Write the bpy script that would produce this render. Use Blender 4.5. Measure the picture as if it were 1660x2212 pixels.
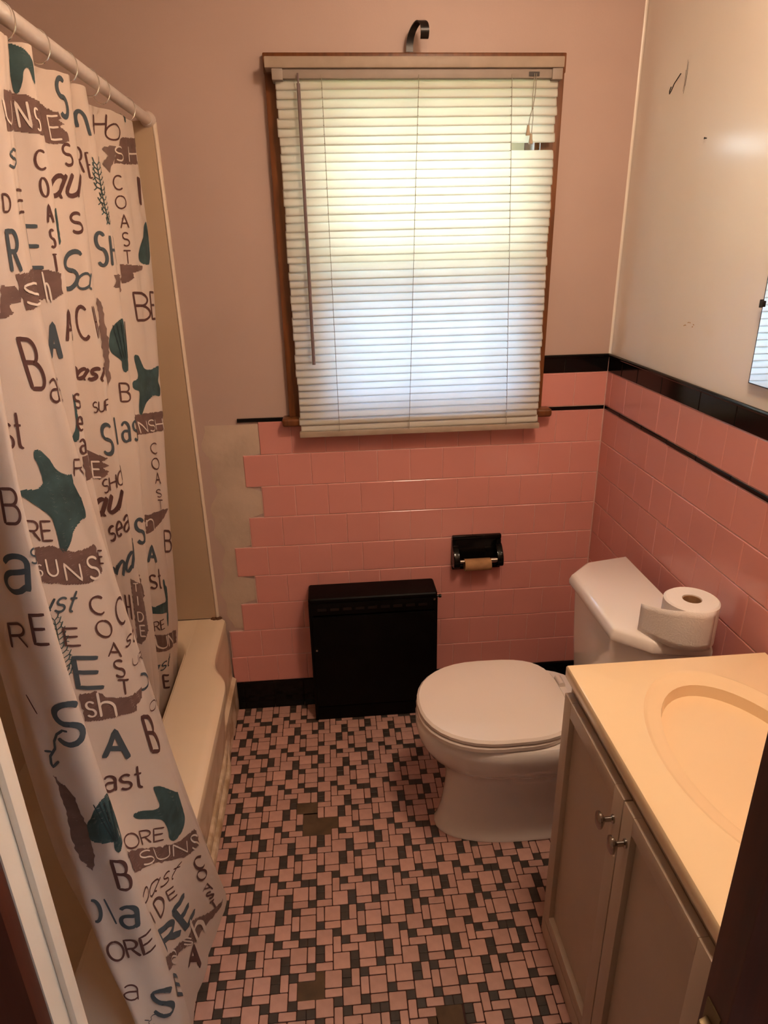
import bpy, bmesh, math, random
import numpy as np
from mathutils import Vector, Matrix

random.seed(7)
for o in list(bpy.data.objects): bpy.data.objects.remove(o)
scn = bpy.context.scene
COL = scn.collection
PI = math.pi

# ------------------------------------------------------------------ camera
cd = bpy.data.cameras.new('camera'); cam = bpy.data.objects.new('camera', cd); COL.objects.link(cam)
R_ = Vector((0.99621767, -0.08481548, -0.01888613)); U_ = Vector((0.04900433, 0.36891141, 0.92817183)); F_ = Vector((0.07175603, 0.92558668, -0.37167239))
cam.matrix_world = Matrix(((R_.x, U_.x, -F_.x, -0.8937730), (R_.y, U_.y, -F_.y, -2.0859093), (R_.z, U_.z, -F_.z, 1.5922462), (0, 0, 0, 1)))
cd.sensor_fit = 'VERTICAL'; cd.sensor_height = 36.0; cd.lens = 1436.047/2212*36.0
cd.clip_start = .02
scn.camera = cam

# ------------------------------------------------------------------ world, light, exposure
W = bpy.data.worlds.new('world'); scn.world = W; W.use_nodes = True
bgn = W.node_tree.nodes['Background']; bgn.inputs[0].default_value = (.66, .82, 1.0, 1); bgn.inputs[1].default_value = 10.5
scn.view_settings.view_transform = 'Standard'; scn.view_settings.look = 'None'
scn.view_settings.gamma = 1.0; scn.view_settings.use_curve_mapping = False
scn.view_settings.exposure = 1.50
VANITY_W = 34.0       # strength of the bathroom ceiling lamp
HALL_W = 1.2  # strength of the added hallway fill lamp
LAMP_COL = (1.0, .755, .55)

# ------------------------------------------------------------------ materials
MATS = {}
def mat(name, col, rough=.5, metal=0.0, var=0.0, scale=12.0, bump=0.0, bscale=60.0, spec=.5, transl=0.0, coat=0.0, stretch=None, col2=None, emit=None, estr=0.0):
    m = bpy.data.materials.new(name); m.use_nodes = True; nt = m.node_tree; N = nt.nodes; L = nt.links
    b = N['Principled BSDF']
    b.inputs['Roughness'].default_value = rough; b.inputs['Metallic'].default_value = metal
    b.inputs['Specular IOR Level'].default_value = spec; b.inputs['Coat Weight'].default_value = coat
    c4 = (*col, 1); b.inputs['Base Color'].default_value = c4
    tc = N.new('ShaderNodeTexCoord'); mp = N.new('ShaderNodeMapping'); L.new(tc.outputs['Object'], mp.inputs[0])
    if stretch: mp.inputs['Scale'].default_value = stretch
    colsock = None
    if var > 0 or col2:
        n = N.new('ShaderNodeTexNoise'); n.inputs['Scale'].default_value = scale; n.inputs['Detail'].default_value = 6
        L.new(mp.outputs[0], n.inputs['Vector'])
        r = N.new('ShaderNodeValToRGB'); r.color_ramp.elements[0].position = .32; r.color_ramp.elements[1].position = .68
        c2 = col2 if col2 else tuple(min(1, c*(1+var)) for c in col)
        c1 = col if col2 else tuple(c*(1-var) for c in col)
        r.color_ramp.elements[0].color = (*c1, 1); r.color_ramp.elements[1].color = (*c2, 1)
        L.new(n.outputs[0], r.inputs[0]); L.new(r.outputs[0], b.inputs['Base Color']); colsock = r.outputs[0]
    if bump > 0:
        n2 = N.new('ShaderNodeTexNoise'); n2.inputs['Scale'].default_value = bscale; n2.inputs['Detail'].default_value = 4
        L.new(mp.outputs[0], n2.inputs['Vector'])
        bp = N.new('ShaderNodeBump'); bp.inputs['Strength'].default_value = bump; bp.inputs['Distance'].default_value = .004
        L.new(n2.outputs[0], bp.inputs['Height']); L.new(bp.outputs[0], b.inputs['Normal'])
    if transl > 0:
        t = N.new('ShaderNodeBsdfTranslucent'); t.inputs[0].default_value = c4
        if colsock: L.new(colsock, t.inputs[0])
        mx = N.new('ShaderNodeMixShader'); mx.inputs[0].default_value = transl
        L.new(b.outputs[0], mx.inputs[1]); L.new(t.outputs[0], mx.inputs[2]); L.new(mx.outputs[0], N['Material Output'].inputs[0])
    if emit:
        b.inputs['Emission Color'].default_value = (*emit, 1); b.inputs['Emission Strength'].default_value = estr
    MATS[name] = m; return m
def vary(m, amount):
    """shift the value a little from one object to the next (Object Info > Random)"""
    nt = m.node_tree; N = nt.nodes; L = nt.links; b = N['Principled BSDF']
    oi = N.new('ShaderNodeObjectInfo'); h = N.new('ShaderNodeHueSaturation'); mr = N.new('ShaderNodeMapRange')
    mr.inputs['To Min'].default_value = 1-amount; mr.inputs['To Max'].default_value = 1+amount
    L.new(oi.outputs['Random'], mr.inputs[0]); L.new(mr.outputs[0], h.inputs['Value'])
    s = b.inputs['Base Color']
    if s.is_linked: L.new(s.links[0].from_socket, h.inputs['Color'])
    else: h.inputs['Color'].default_value = s.default_value
    L.new(h.outputs[0], s)

mat('paint_pink', (.48, .340, .290), .5, var=.03, scale=3, bump=.05, bscale=180)
mat('paint_right', (.80, .71, .62), .24, var=.03, scale=2.5, bump=.05, bscale=22, spec=.5)
mat('paint_ceiling', (.7, .64, .58), .7)
mat('paint_cream', (.74, .60, .465), .45, var=.04, scale=6)
mat('hall_paint', (.55, .45, .36), .8)
mat('hall_wood', (.20, .09, .05), .5, var=.2)
mat('plaster', (.54, .41, .32), .85, var=.10, scale=9, bump=.35, bscale=40)
mat('tile_pink', (.65, .272, .238), .15, var=.02, scale=5, bump=.02, bscale=14, spec=.5); vary(MATS['tile_pink'], .014)
mat('grout_pink', (.66, .40, .35), .7, var=.1, scale=30)
mat('tile_black', (.004, .0035, .0035), .12, spec=.22)
mat('grout_dark', (.045, .012, .009), .85, var=.3, scale=40)
mat('floor_pink', (.51, .285, .232), .5, var=.10, scale=30, bump=.05, bscale=120); vary(MATS['floor_pink'], .09)
mat('floor_dark', (.056, .040, .031), .5, var=.2, scale=40, bump=.05, bscale=120); vary(MATS['floor_dark'], .22)
mat('mortar_brown', (.095, .055, .028), .85, var=.22, scale=25, bump=.2)
mat('surround', (.46, .325, .215), .35, var=.03, scale=3)
mat('tub_enamel', (.76, .59, .42), .22, var=.03, scale=4, coat=.2)
mat('tub_apron', (.76, .59, .42), .26, var=.03, scale=4, coat=.1)
def tub_stain(m):
    nt = m.node_tree; N = nt.nodes; L = nt.links; b = N['Principled BSDF']
    tc = N.new('ShaderNodeTexCoord'); sp = N.new('ShaderNodeSeparateXYZ'); L.new(tc.outputs['Object'], sp.inputs[0])
    n = N.new('ShaderNodeTexNoise'); n.inputs['Scale'].default_value = 16; n.inputs['Detail'].default_value = 5; L.new(tc.outputs['Object'], n.inputs['Vector'])
    mr = N.new('ShaderNodeMapRange'); mr.inputs[1].default_value = .30; mr.inputs[2].default_value = .02; L.new(sp.outputs[2], mr.inputs[0])
    mu = N.new('ShaderNodeMath'); mu.operation = 'MULTIPLY'; L.new(mr.outputs[0], mu.inputs[0])
    rp = N.new('ShaderNodeValToRGB'); rp.color_ramp.elements[0].position = .44; rp.color_ramp.elements[1].position = .62; L.new(n.outputs[0], rp.inputs[0]); L.new(rp.outputs[0], mu.inputs[1])
    mx = N.new('ShaderNodeMixRGB'); mx.inputs[2].default_value = (.42, .27, .15, 1)
    L.new(b.inputs['Base Color'].links[0].from_socket, mx.inputs[1]); L.new(mu.outputs[0], mx.inputs[0]); L.new(mx.outputs[0], b.inputs['Base Color'])
tub_stain(MATS['tub_apron'])
mat('rust', (.12, .05, .02), .9, var=.3, scale=60, bump=.4)
mat('china', (.80, .72, .66), .10, coat=.5, spec=.5)
mat('seat_plastic', (.80, .69, .61), .14)
mat('black_metal', (.0025, .0015, .0014), .5, spec=.12, var=.4, scale=18, bump=.08, bscale=50)
mat('iron', (.012, .008, .007), .32, metal=.3)
mat('wood_trim', (.15, .048, .013), .32, var=.3, scale=9, stretch=(8, 8, .8), bump=.05)
mat('wood_dark', (.055, .011, .005), .45, var=.35, scale=7, stretch=(9, 9, .7))
mat('slat', (.80, .77, .70), .45, var=.03, scale=14, stretch=(.6, 1, 4), transl=.52)
mat('blind_beige', (.36, .275, .21), .5, var=.10, scale=18)
mat('blind_rail', (.30, .24, .20), .5, var=.06, scale=18)
mat('cord', (.30, .26, .20), .8)
mat('wand', (.17, .115, .115), .25, spec=.6)
mat('tassel', (.42, .32, .22), .5)
mat('sash_white', (.78, .70, .52), .45, var=.05)
mat('metal_white', (.70, .60, .54), .3, metal=.15, var=.05, scale=40)
mat('chrome', (.80, .78, .76), .12, metal=1.0)
mat('brass', (.22, .16, .09), .5, metal=1.0)
mat('nickel', (.42, .38, .34), .18, metal=1.0)
mat('mirror_glass', (.93, .97, .96), .01, metal=1.0)
mat('mirror_edge', (.02, .018, .017), .3)
mat('cabinet_paint', (.48, .35, .25), .42, var=.04, scale=8, bump=.04, bscale=90)
mat('counter', (.87, .64, .385), .16, var=.02, scale=3, coat=.3)
mat('cardboard', (.36, .19, .085), .85, var=.15, scale=40)
mat('paper', (.86, .78, .72), .95, bump=.25, bscale=260, transl=.12)
mat('cloth', (.66, .525, .44), .85, var=.02, scale=4, bump=.08, bscale=700, transl=.22)
mat('ink_maroon', (.080, .028, .022), .85)
mat('ink_slate', (.050, .062, .072), .85)
mat('ink_brown', (.135, .070, .055), .85, var=.14, scale=26, stretch=(1, 1, 3))
mat('ink_coffee', (.16, .095, .078), .85, var=.15, scale=26)
mat('ink_white', (.66, .54, .46), .85)
mat('ink_teal', (.030, .058, .058), .85, var=.35, scale=34)
mat('ink_line', (.012, .024, .026), .85)
mat('scuff', (.10, .06, .04), .8, var=.3, scale=80)
mat('rust_mark', (.45, .25, .10), .8)
mat('lamp_glass', (1, .9, .8), .4, emit=LAMP_COL, estr=VANITY_W)
mat('hall_fill', (1, .9, .8), .4, emit=(1, .70, .45), estr=HALL_W)
mat('siding', (.24, .14, .08), .7, var=.2)
mat('siding_trim', (.75, .76, .74), .6)
mat('leaf', (.30, .34, .06), .6, var=.4, scale=6, transl=.3)
mat('lawn', (.20, .26, .07), .9, var=.3)
def glass(name, col):
    m = bpy.data.materials.new(name); m.use_nodes = True; nt = m.node_tree; N = nt.nodes; L = nt.links
    N.remove(N['Principled BSDF'])
    t = N.new('ShaderNodeBsdfTransparent'); t.inputs[0].default_value = (*col, 1); g = N.new('ShaderNodeBsdfGlossy'); g.inputs['Roughness'].default_value = .02
    fr = N.new('ShaderNodeFresnel'); fr.inputs[0].default_value = 1.45; mx = N.new('ShaderNodeMixShader')
    L.new(fr.outputs[0], mx.inputs[0]); L.new(t.outputs[0], mx.inputs[1]); L.new(g.outputs[0], mx.inputs[2]); L.new(mx.outputs[0], N['Material Output'].inputs[0])
    MATS[name] = m
glass('pane_upper', (.95, .97, .90)); glass('pane_lower', (.72, .83, 1.0))  # blue put into the lower pane to tint the daylight on the slats

# ------------------------------------------------------------------ mesh helpers
class MB:
    def __init__(s): s.v = []; s.f = []
    def add(s, v, f):
        n = len(s.v); s.v += [tuple(p) for p in v]; s.f += [tuple(i+n for i in q) for q in f]; return s
    def box(s, x0, x1, y0, y1, z0, z1):
        x0, x1 = min(x0, x1), max(x0, x1); y0, y1 = min(y0, y1), max(y0, y1); z0, z1 = min(z0, z1), max(z0, z1)
        return s.add([(x0,y0,z0),(x1,y0,z0),(x1,y1,z0),(x0,y1,z0),(x0,y0,z1),(x1,y0,z1),(x1,y1,z1),(x0,y1,z1)],
                     [(0,3,2,1),(4,5,6,7),(0,1,5,4),(1,2,6,5),(2,3,7,6),(3,0,4,7)])
    def tube(s, pts, r, n=8, cap=True):
        pts = [Vector(p) for p in pts]; rs = r if isinstance(r, (list, tuple)) else [r]*len(pts); rings = []
        up = None
        for i, p in enumerate(pts):
            d = (pts[min(i+1, len(pts)-1)]-pts[max(i-1, 0)]).normalized()
            if up is None:
                up = Vector((0, 0, 1)) if abs(d.z) < .9 else Vector((1, 0, 0))
            a = (up-d*up.dot(d)).normalized(); b = d.cross(a); up = a
            rings.append([p+(a*math.cos(2*PI*k/n)+b*math.sin(2*PI*k/n))*rs[i] for k in range(n)])
        return s.loft(rings, cap)
    def loft(s, rings, cap=True, closed=True):
        n = len(rings[0]); v = [p for r in rings for p in r]; f = []
        for i in range(len(rings)-1):
            for k in range(n if closed else n-1):
                k2 = (k+1) % n; f.append((i*n+k, i*n+k2, (i+1)*n+k2, (i+1)*n+k))
        if cap: f.append(tuple(range(n))[::-1]); f.append(tuple((len(rings)-1)*n+k for k in range(n)))
        return s.add(v, f)
    def lathe(s, prof, c, n=24, axis='z'):
        rings = []
        for r, h in prof:
            ring = []
            for k in range(n):
                a = 2*PI*k/n
                q = {'z': (r*math.cos(a), r*math.sin(a), h), 'x': (h, r*math.cos(a), r*math.sin(a)), 'y': (r*math.sin(a), h, r*math.cos(a))}[axis]
                ring.append((c[0]+q[0], c[1]+q[1], c[2]+q[2]))
            rings.append(ring)
        return s.loft(rings)
    def grid(s, P):
        n, m = len(P), len(P[0]); v = [p for r in P for p in r]
        return s.add(v, [(i*m+j, (i+1)*m+j, (i+1)*m+j+1, i*m+j+1) for i in range(n-1) for j in range(m-1)])
    def build(s, name, m, parent=None, bevel=0, smooth=False, seg=2, sub=0):
        me = bpy.data.meshes.new(name); me.from_pydata(s.v, [], s.f); me.validate()
        bm = bmesh.new(); bm.from_mesh(me); bmesh.ops.recalc_face_normals(bm, faces=bm.faces)
        if bevel: bmesh.ops.bevel(bm, geom=[e for e in bm.edges if e.calc_face_angle(0) > .5], offset=bevel, segments=seg, affect='EDGES', profile=.6, clamp_overlap=True)
        bm.to_mesh(me); bm.free()
        o = bpy.data.objects.new(name, me); COL.objects.link(o); me.materials.append(MATS[m])
        if smooth or bevel:
            for p in me.polygons: p.use_smooth = True
            if bevel and not smooth or smooth == 'auto':
                bm = bmesh.new(); bm.from_mesh(me)
                for e in bm.edges: e.smooth = e.calc_face_angle(0) < .6
                bm.to_mesh(me); bm.free()
        if sub:
            md = o.modifiers.new('sub', 'SUBSURF'); md.levels = sub; md.render_levels = sub
        if parent is not None: put(o, parent)
        return o
def put(o, parent):
    o.parent = parent; o.matrix_parent_inverse = Matrix.Translation(parent.location).inverted() if parent.type == 'EMPTY' else Matrix.Identity(4)
def tag(o, label, cat, group=None):
    o['label'] = label; o['category'] = cat
    if group: o['group'] = group
    return o
def thing(name, label, cat, loc=(0, 0, 0), group=None):
    o = bpy.data.objects.new(name, None); COL.objects.link(o); o.location = loc; o.empty_display_size = .05
    return tag(o, label, cat, group)
def struct(o, label=None):
    o['kind'] = 'structure'
    if label: o['label'] = label
    return o
def share(src, name, parent, loc, scale=(1, 1, 1), m=None):
    o = bpy.data.objects.new(name, src.data); COL.objects.link(o); o.location = loc; o.scale = scale
    if parent is not None: put(o, parent)
    return o

# ------------------------------------------------------------------ room measures
P = .1085                      # wall tile pitch
H0 = 9*P+.105                  # underside of the black liner strip
LB = .0135                     # liner height
CAPZ = H0+LB+P                 # underside of the black cap course
CAPH = .052
XL = -2.06; YF = -1.560; YH = -1.612; ZC = 2.42
def zrow(j): return H0-j*P     # joint under row j (1..9)

# ------------------------------------------------------------------ shell
WX0, WX1, WZ0, WZ1 = -.975, -.265, 1.095, 2.02       # window opening
b = MB(); y0, y1 = .006, .16
b.box(XL-.1, WX0, y0, y1, -.05, ZC); b.box(WX1, .15, y0, y1, -.05, ZC); b.box(WX0, WX1, y0, y1, -.05, WZ0); b.box(WX0, WX1, y0, y1, WZ1, ZC)
wall_back = struct(b.build('wall_back', 'paint_pink'), 'pinkish beige painted wall with the window, tiled below')
wall_right = struct(MB().box(.006, .15, .16, YH, -.05, ZC).build('wall_right', 'paint_right'), 'glossy beige painted wall above pink tiles, beside the mirror')
wall_left = struct(MB().box(XL-.1, XL, .16, YH, -.05, ZC).build('wall_left', 'paint_cream'), 'wall behind the bathtub')
b = MB(); DX0, DX1 = -1.232, -.40
b.box(XL-.1, DX0, YH, YF, -.05, ZC); b.box(DX1, .15, YH, YF, -.05, ZC); b.box(DX0, DX1, YH, YF, 2.08, ZC)
wall_front = struct(b.build('wall_front', 'paint_cream'), 'wall with the doorway the photo looks through')
ceiling = struct(MB().box(XL-.1, .15, .16, YH-1.7, ZC, ZC+.08).build('ceiling', 'paint_ceiling'), 'plain ceiling')
hall = MB(); hall.box(XL-.1, .45, YH, YH-1.7, -.08, -.006)
struct(hall.build('floor_hall', 'hall_wood'), 'dark wooden floor of the hallway')
hall = MB(); hall.box(-2.2, -2.1, YH, YH-1.7, -.05, ZC); hall.box(.35, .45, YH, YH-1.7, -.05, ZC); hall.box(-2.2, .45, YH-1.6, YH-1.7, -.05, ZC); hall.box(.15, .45, YH, YH-.02, -.05, ZC)
struct(hall.build('wall_hall', 'hall_paint'), 'hallway walls behind the doorway')

# ---- bullnose plaster bead in the corner
b = MB(); rings = []
for z in np.linspace(CAPZ+CAPH, ZC, 14):
    rings.append([(.0055-.006+.006*math.cos(a), .0055-.006+.006*math.sin(a), z) for a in np.linspace(-.2, PI/2+.2, 7)])
b.loft(rings, cap=False, closed=False)
bead = b.build('corner_bead', 'paint_right', wall_right, smooth=True)

# ------------------------------------------------------------------ floor tiles
floor = struct(MB().box(XL-.1, .01, .01, YF-.11, -.05, -.0022).build('floor', 'grout_dark'), 'mosaic floor of small pink and dark brown tiles')
CW, CH_ = .020835, .0208; OX, OY = .0048, .0028
BIG = [(6,4),(3,3),(1,5),(0,2),(5,0),(2,7)]
HOR = [(6,6),(6,3),(4,2),(1,4),(5,7),(0,7),(3,1)]
VER = [(5,4),(2,1),(4,5),(0,5),(7,0),(1,0)]
DRK = [(5,6),(5,3),(6,2),(7,2),(3,2),(3,5),(3,6),(0,4),(0,0),(0,1),(7,7),(4,7),(4,0),(2,3)]
HOLES = [(-51,-48,-26.2,-24),(-50,-48,-30.2,-26),(-48,-45,-29,-27),(-48,-46,-30.2,-29),(-50,-47,-52.1,-50),(-48,-47,-50,-49),(-35.1,-32.2,-56.2,-54),(-36,-35,-56.2,-55)]
def pillow(w, d, h=.0026, c=.0011, r=.0015):
    """flat tile with eased edges and clipped corners, top at z = 0, centred"""
    def ring(i, z):
        a, e = w/2-i, d/2-i
        return [(a-r, -e, z), (a, -e+r, z), (a, e-r, z), (a-r, e, z), (-a+r, e, z), (-a, e-r, z), (-a, -e+r, z), (-a+r, -e, z)]
    return MB().loft([ring(0, -h), ring(0, -c*.6), ring(c, 0)], cap=False).add(ring(c, 0), [tuple(range(8))])
protos = {}
JNT = .0025
for k, w, d, m in (('B', 2, 2, 'floor_pink'), ('H', 2, 1, 'floor_pink'), ('V', 1, 2, 'floor_pink'), ('D', 1, 1, 'floor_dark')):
    q = pillow(w*CW-(JNT if k != 'D' else .0006), d*CH_-(JNT if k != 'D' else .0006))
    me = bpy.data.meshes.new('floor_tile'); me.from_pydata(q.v, [], q.f); me.materials.append(MATS[m]); protos[k] = (me, q)
tiles = []
for bx in range(-9, 1):
    for by in range(-11, 1):
        for lst, k, w, d in ((BIG, 'B', 2, 2), (HOR, 'H', 2, 1), (VER, 'V', 1, 2), (DRK, 'D', 1, 1)):
            for cx, cy in lst:
                gx, gy = bx*8+cx, by*8+cy
                mx, my = gx+w/2, gy+d/2; x, y = mx*CW+OX, my*CH_+OY
                if not (-1.30 < x < -.012 and -1.62 < y < -.006): continue
                if any(a-.05 < mx < b_+.05 and c-.05 < my < d_+.05 for a, b_, c, d_ in HOLES): continue
                tiles.append((x, y, k, w, d))
FWD = np.array(F_); RGT = np.array(R_); UPV = np.array(U_); CP = np.array(cam.matrix_world.translation)
def in_view(x, y, z=0):
    d = np.array((x, y, z))-CP; zz = d@FWD; return abs(d@RGT)/zz < .578 and abs(d@UPV)/zz < .770, zz
def hidden(x, y):     # under the toilet, the cabinet or the curtain: seen nothing of
    return x > -.40 and y < -.9 or x > -.62 and -.70 < y < -.53 or x > -.2 or x < -1.235 and y < -.7
rank = []
for i, (x, y, k, w, d) in enumerate(tiles):
    v, zz = in_view(x, y)
    rank.append((-(w*d)/(zz*zz) if v and not hidden(x, y) else 9, i))
rank.sort(); near = set(i for s, i in rank[:298])
rest = {'floor_pink': MB(), 'floor_dark': MB()}
for i, (x, y, k, w, d) in enumerate(tiles):
    dz = random.uniform(-.0004, .0003); rz = random.uniform(-.014, .014)
    if i in near:
        o = bpy.data.objects.new('floor_tile', protos[k][0]); COL.objects.link(o); o.location = (x, y, dz); o.rotation_euler = (random.uniform(-.004, .004), random.uniform(-.004, .004), rz); o.parent = floor
    else:
        q = protos[k][1]; c, s = math.cos(rz), math.sin(rz)
        rest['floor_dark' if k == 'D' else 'floor_pink'].add([(x+a*c-e*s, y+a*s+e*c, z+dz) for a, e, z in q.v], q.f)
me = bpy.data.meshes.new('floor_tiles_far'); n0 = len(rest['floor_pink'].v)
me.from_pydata(rest['floor_pink'].v+rest['floor_dark'].v, [], rest['floor_pink'].f+[tuple(j+n0 for j in f) for f in rest['floor_dark'].f])
me.materials.append(MATS['floor_pink']); me.materials.append(MATS['floor_dark'])
for p in me.polygons[len(rest['floor_pink'].f):]: p.material_index = 1
o = bpy.data.objects.new('floor_tiles_far', me); COL.objects.link(o); o.parent = floor; o['kind'] = 'stuff'
for grp in ((0, 1, 2, 3), (4, 5), (6, 7)):
    q = MB()
    for gi in grp:
        a, b_, c, d_ = HOLES[gi]; q.box(a*CW+OX, b_*CW+OX, c*CH_+OY, d_*CH_+OY, -.004, -.0013)
    o = q.build('mortar_patch', 'mortar_brown', floor); o['label'] = 'brown mortar patch where tiles are missing'

# ------------------------------------------------------------------ wall tiles
def wall_tile_mesh(name, w, h, m, t=.0075, c=.0023):
    def ring(i, z): return [(-w/2+i, -z, -h/2+i), (w/2-i, -z, -h/2+i), (w/2-i, -z, h/2-i), (-w/2+i, -z, h/2-i)]
    q = MB().loft([ring(0, -t), ring(0, -c*.75), ring(c*.25, -c*.35), ring(c*.6, -c*.1), ring(c, 0)], cap=False).add(ring(c, 0), [(0, 1, 2, 3)])
    me = bpy.data.meshes.new(name); me.from_pydata(q.v, [], q.f); me.materials.append(MATS[m])
    bm = bmesh.new(); bm.from_mesh(me); bmesh.ops.recalc_face_normals(bm, faces=bm.faces); bm.to_mesh(me); bm.free()
    return me
tile_cache = {}
def wtile(parent, wall, a0, a1, z0, z1, m, name='wall_tile', joint=.0013, off=0.0):
    """one glazed tile; wall 'b' faces -y and runs along x, wall 'r' faces -x and runs along y"""
    w = round(a1-a0-joint*.6, 4); h = round(z1-z0-joint*1.5, 4)
    if w < .006: return
    k = (w, h, m)
    if k not in tile_cache: tile_cache[k] = wall_tile_mesh(name, w, h, m)
    o = bpy.data.objects.new(name, tile_cache[k]); COL.objects.link(o); o.parent = parent
    j = random.uniform(-.0005, .0004)
    if wall == 'b':
        o.location = ((a0+a1)/2, j-off, (z0+z1)/2); o.rotation_euler = (random.uniform(-.003, .003), 0, random.uniform(-.003, .003))
    else:
        o.location = (j-off, (a0+a1)/2, (z0+z1)/2); o.rotation_euler = (0, random.uniform(-.003, .003), PI/2*-1+random.uniform(-.003, .003))
    return o
LEFT = [-1.128, -1.186, -1.138, -1.188, -1.246, -1.189, -1.246, -1.298, -1.298]
XO = {0: -.9678, 1: -.7006}
TPX0, TPX1, TPZ0, TPZ1 = -.497, -.325, .528, .655
def row_cells(lo, hi, off):
    k = math.floor((lo-off)/P); x = off+k*P; out = []
    while x < hi-1e-6:
        a, c = max(x, lo), min(x+P, hi)
        if c-a > .004: out.append((a, c))
        x += P
    return out
for j in range(1, 10):
    off = XO[0] if j % 2 == 0 else XO[1]
    for a, c in row_cells(LEFT[j-1], -.001, off):
        z1, z0 = zrow(j-1), zrow(j)
        if j == 5 and c > TPX0+.004 and a < TPX1-.004:     # cut round the paper holder
            if a < TPX0-.006: wtile(wall_back, 'b', a, TPX0, z0, z1, 'tile_pink')
            elif c > TPX1+.006: wtile(wall_back, 'b', TPX1, c, z0, z1, 'tile_pink')
            continue
        wtile(wall_back, 'b', a, c, z0, z1, 'tile_pink')
# course beside the window, liner and cap strips
for a, c in row_cells(-.225, -.001, -.7006+.053): wtile(wall_back, 'b', a, c, H0+LB, CAPZ, 'tile_pink')
for a, c in ((-1.192, -1.035), (-.205, -.001)): wtile(wall_back, 'b', a, c, H0, H0+LB, 'tile_black', 'liner_strip', .0012, .0015)
for a, c in ((-.225, -.144), (-.144, -.001)): wtile(wall_back, 'b', a, c, CAPZ, CAPZ+CAPH, 'tile_black', 'cap_tile', .0014, .002)
q = MB()
for j in range(1, 10): q.box(LEFT[j-1]+.002, .004, .0062, .0014, zrow(j), zrow(j-1))
q.box(-.222, .004, .0062, .0014, H0, CAPZ+CAPH-.004)
q.build('grout', 'grout_pink', wall_back)
for j in range(1, 10):
    off = -.654 if j % 2 == 1 else -.654+P*.47
    for a, c in row_cells(YF+.002, -.003, off): wtile(wall_right, 'r', a, c, zrow(j), zrow(j-1), 'tile_pink')
for a, c in row_cells(YF+.002, -.003, -.6+.02): wtile(wall_right, 'r', a, c, H0+LB, CAPZ, 'tile_pink')
y = -.004
CY = [-.003, -.107, -.215, -.363, -.560, -.712, -.864, -1.016, -1.168, -1.32, -1.472, YF+.002]
for a, c in zip(CY[1:], CY[:-1]):
    wtile(wall_right, 'r', a, c, CAPZ, CAPZ+CAPH, 'tile_black', 'cap_tile', .0013, .002)
y = -.003; yy = [y, -.125]
while yy[-1] > YF+.16: yy.append(yy[-1]-.152)
yy.append(YF+.002)
for a, c in zip(yy[1:], yy[:-1]): wtile(wall_right, 'r', a, c, H0, H0+LB, 'tile_black', 'liner_strip', .0012, .0015)
MB().box(.0062, .0014, .004, YF+.002, zrow(9), CAPZ+CAPH-.004).build('grout', 'grout_pink', wall_right)
# rounded top edge of the cap course
for parent, pts in ((wall_back, [(-.222, -.001, CAPZ+CAPH), (-.002, -.001, CAPZ+CAPH)]), (wall_right, [(-.001, -.003, CAPZ+CAPH), (-.001, YF+.002, CAPZ+CAPH)])):
    MB().tube(pts, .0055, 10).build('cap_nosing', 'tile_black', parent, smooth='auto')
# black base tiles
base_b = struct(MB().box(-1.298, -.004, .006, .001, .0, zrow(9)-.002).build('baseboard_back', 'grout_dark'), 'black glazed base tiles along the back wall')
for a, c in row_cells(-1.297, -.004, XO[0]+.03):
    w = c-a-.0014; hgt = zrow(9)-.001
    if w < .01: continue
    prof = [(0, hgt), (-.006, hgt-.001), (-.0075, hgt-.006), (-.0085, .03), (-.012, .012), (-.019, .003), (-.02, -.002), (0, -.002)]
    q = MB().loft([[(a+.0007, y_, z_) for y_, z_ in prof], [(c-.0007, y_, z_) for y_, z_ in prof]])
    q.build('base_tile', 'tile_black', base_b, smooth='auto')
base_r = struct(MB().box(.006, .001, -.004, YF+.002, .0, zrow(9)-.002).build('baseboard_right', 'grout_dark'), 'black glazed base tiles behind the toilet')
for a, c in row_cells(-.94, -.022, -.654):
    q = MB().loft([[(x_, a+.0007, z_) for x_, z_ in ((0, .103), (-.0075, .1), (-.0085, .03), (-.02, .002), (-.02, -.002), (0, -.002))], [(x_, c-.0007, z_) for x_, z_ in ((0, .103), (-.0075, .1), (-.0085, .03), (-.02, .002), (-.02, -.002), (0, -.002))]])
    q.build('base_tile', 'tile_black', base_r)
# trowelled plaster where tiles were taken off
pts = [(-1.318, 1.10), (-1.30, 1.085), (-1.19, 1.078)]
q = MB(); zs = np.linspace(1.075, .335, 40); rings = []
for z in zs:
    j = min(8, max(0, int((H0-z)/P))); xr = LEFT[j]+.004; xl = -1.296+.012*math.sin(z*23)+.008*math.sin(z*61)
    rings.append([(xl, .0062, z), (xl+.012, .0045, z), (xl*.5+xr*.5, .0035+.0008*math.sin(z*90), z), (xr, .0030, z)])
q.loft(rings, cap=False, closed=False); o = q.build('plaster_patch', 'plaster', wall_back, smooth=True); o['label'] = 'bare trowelled plaster strip beside the stepped tile edge'

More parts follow.
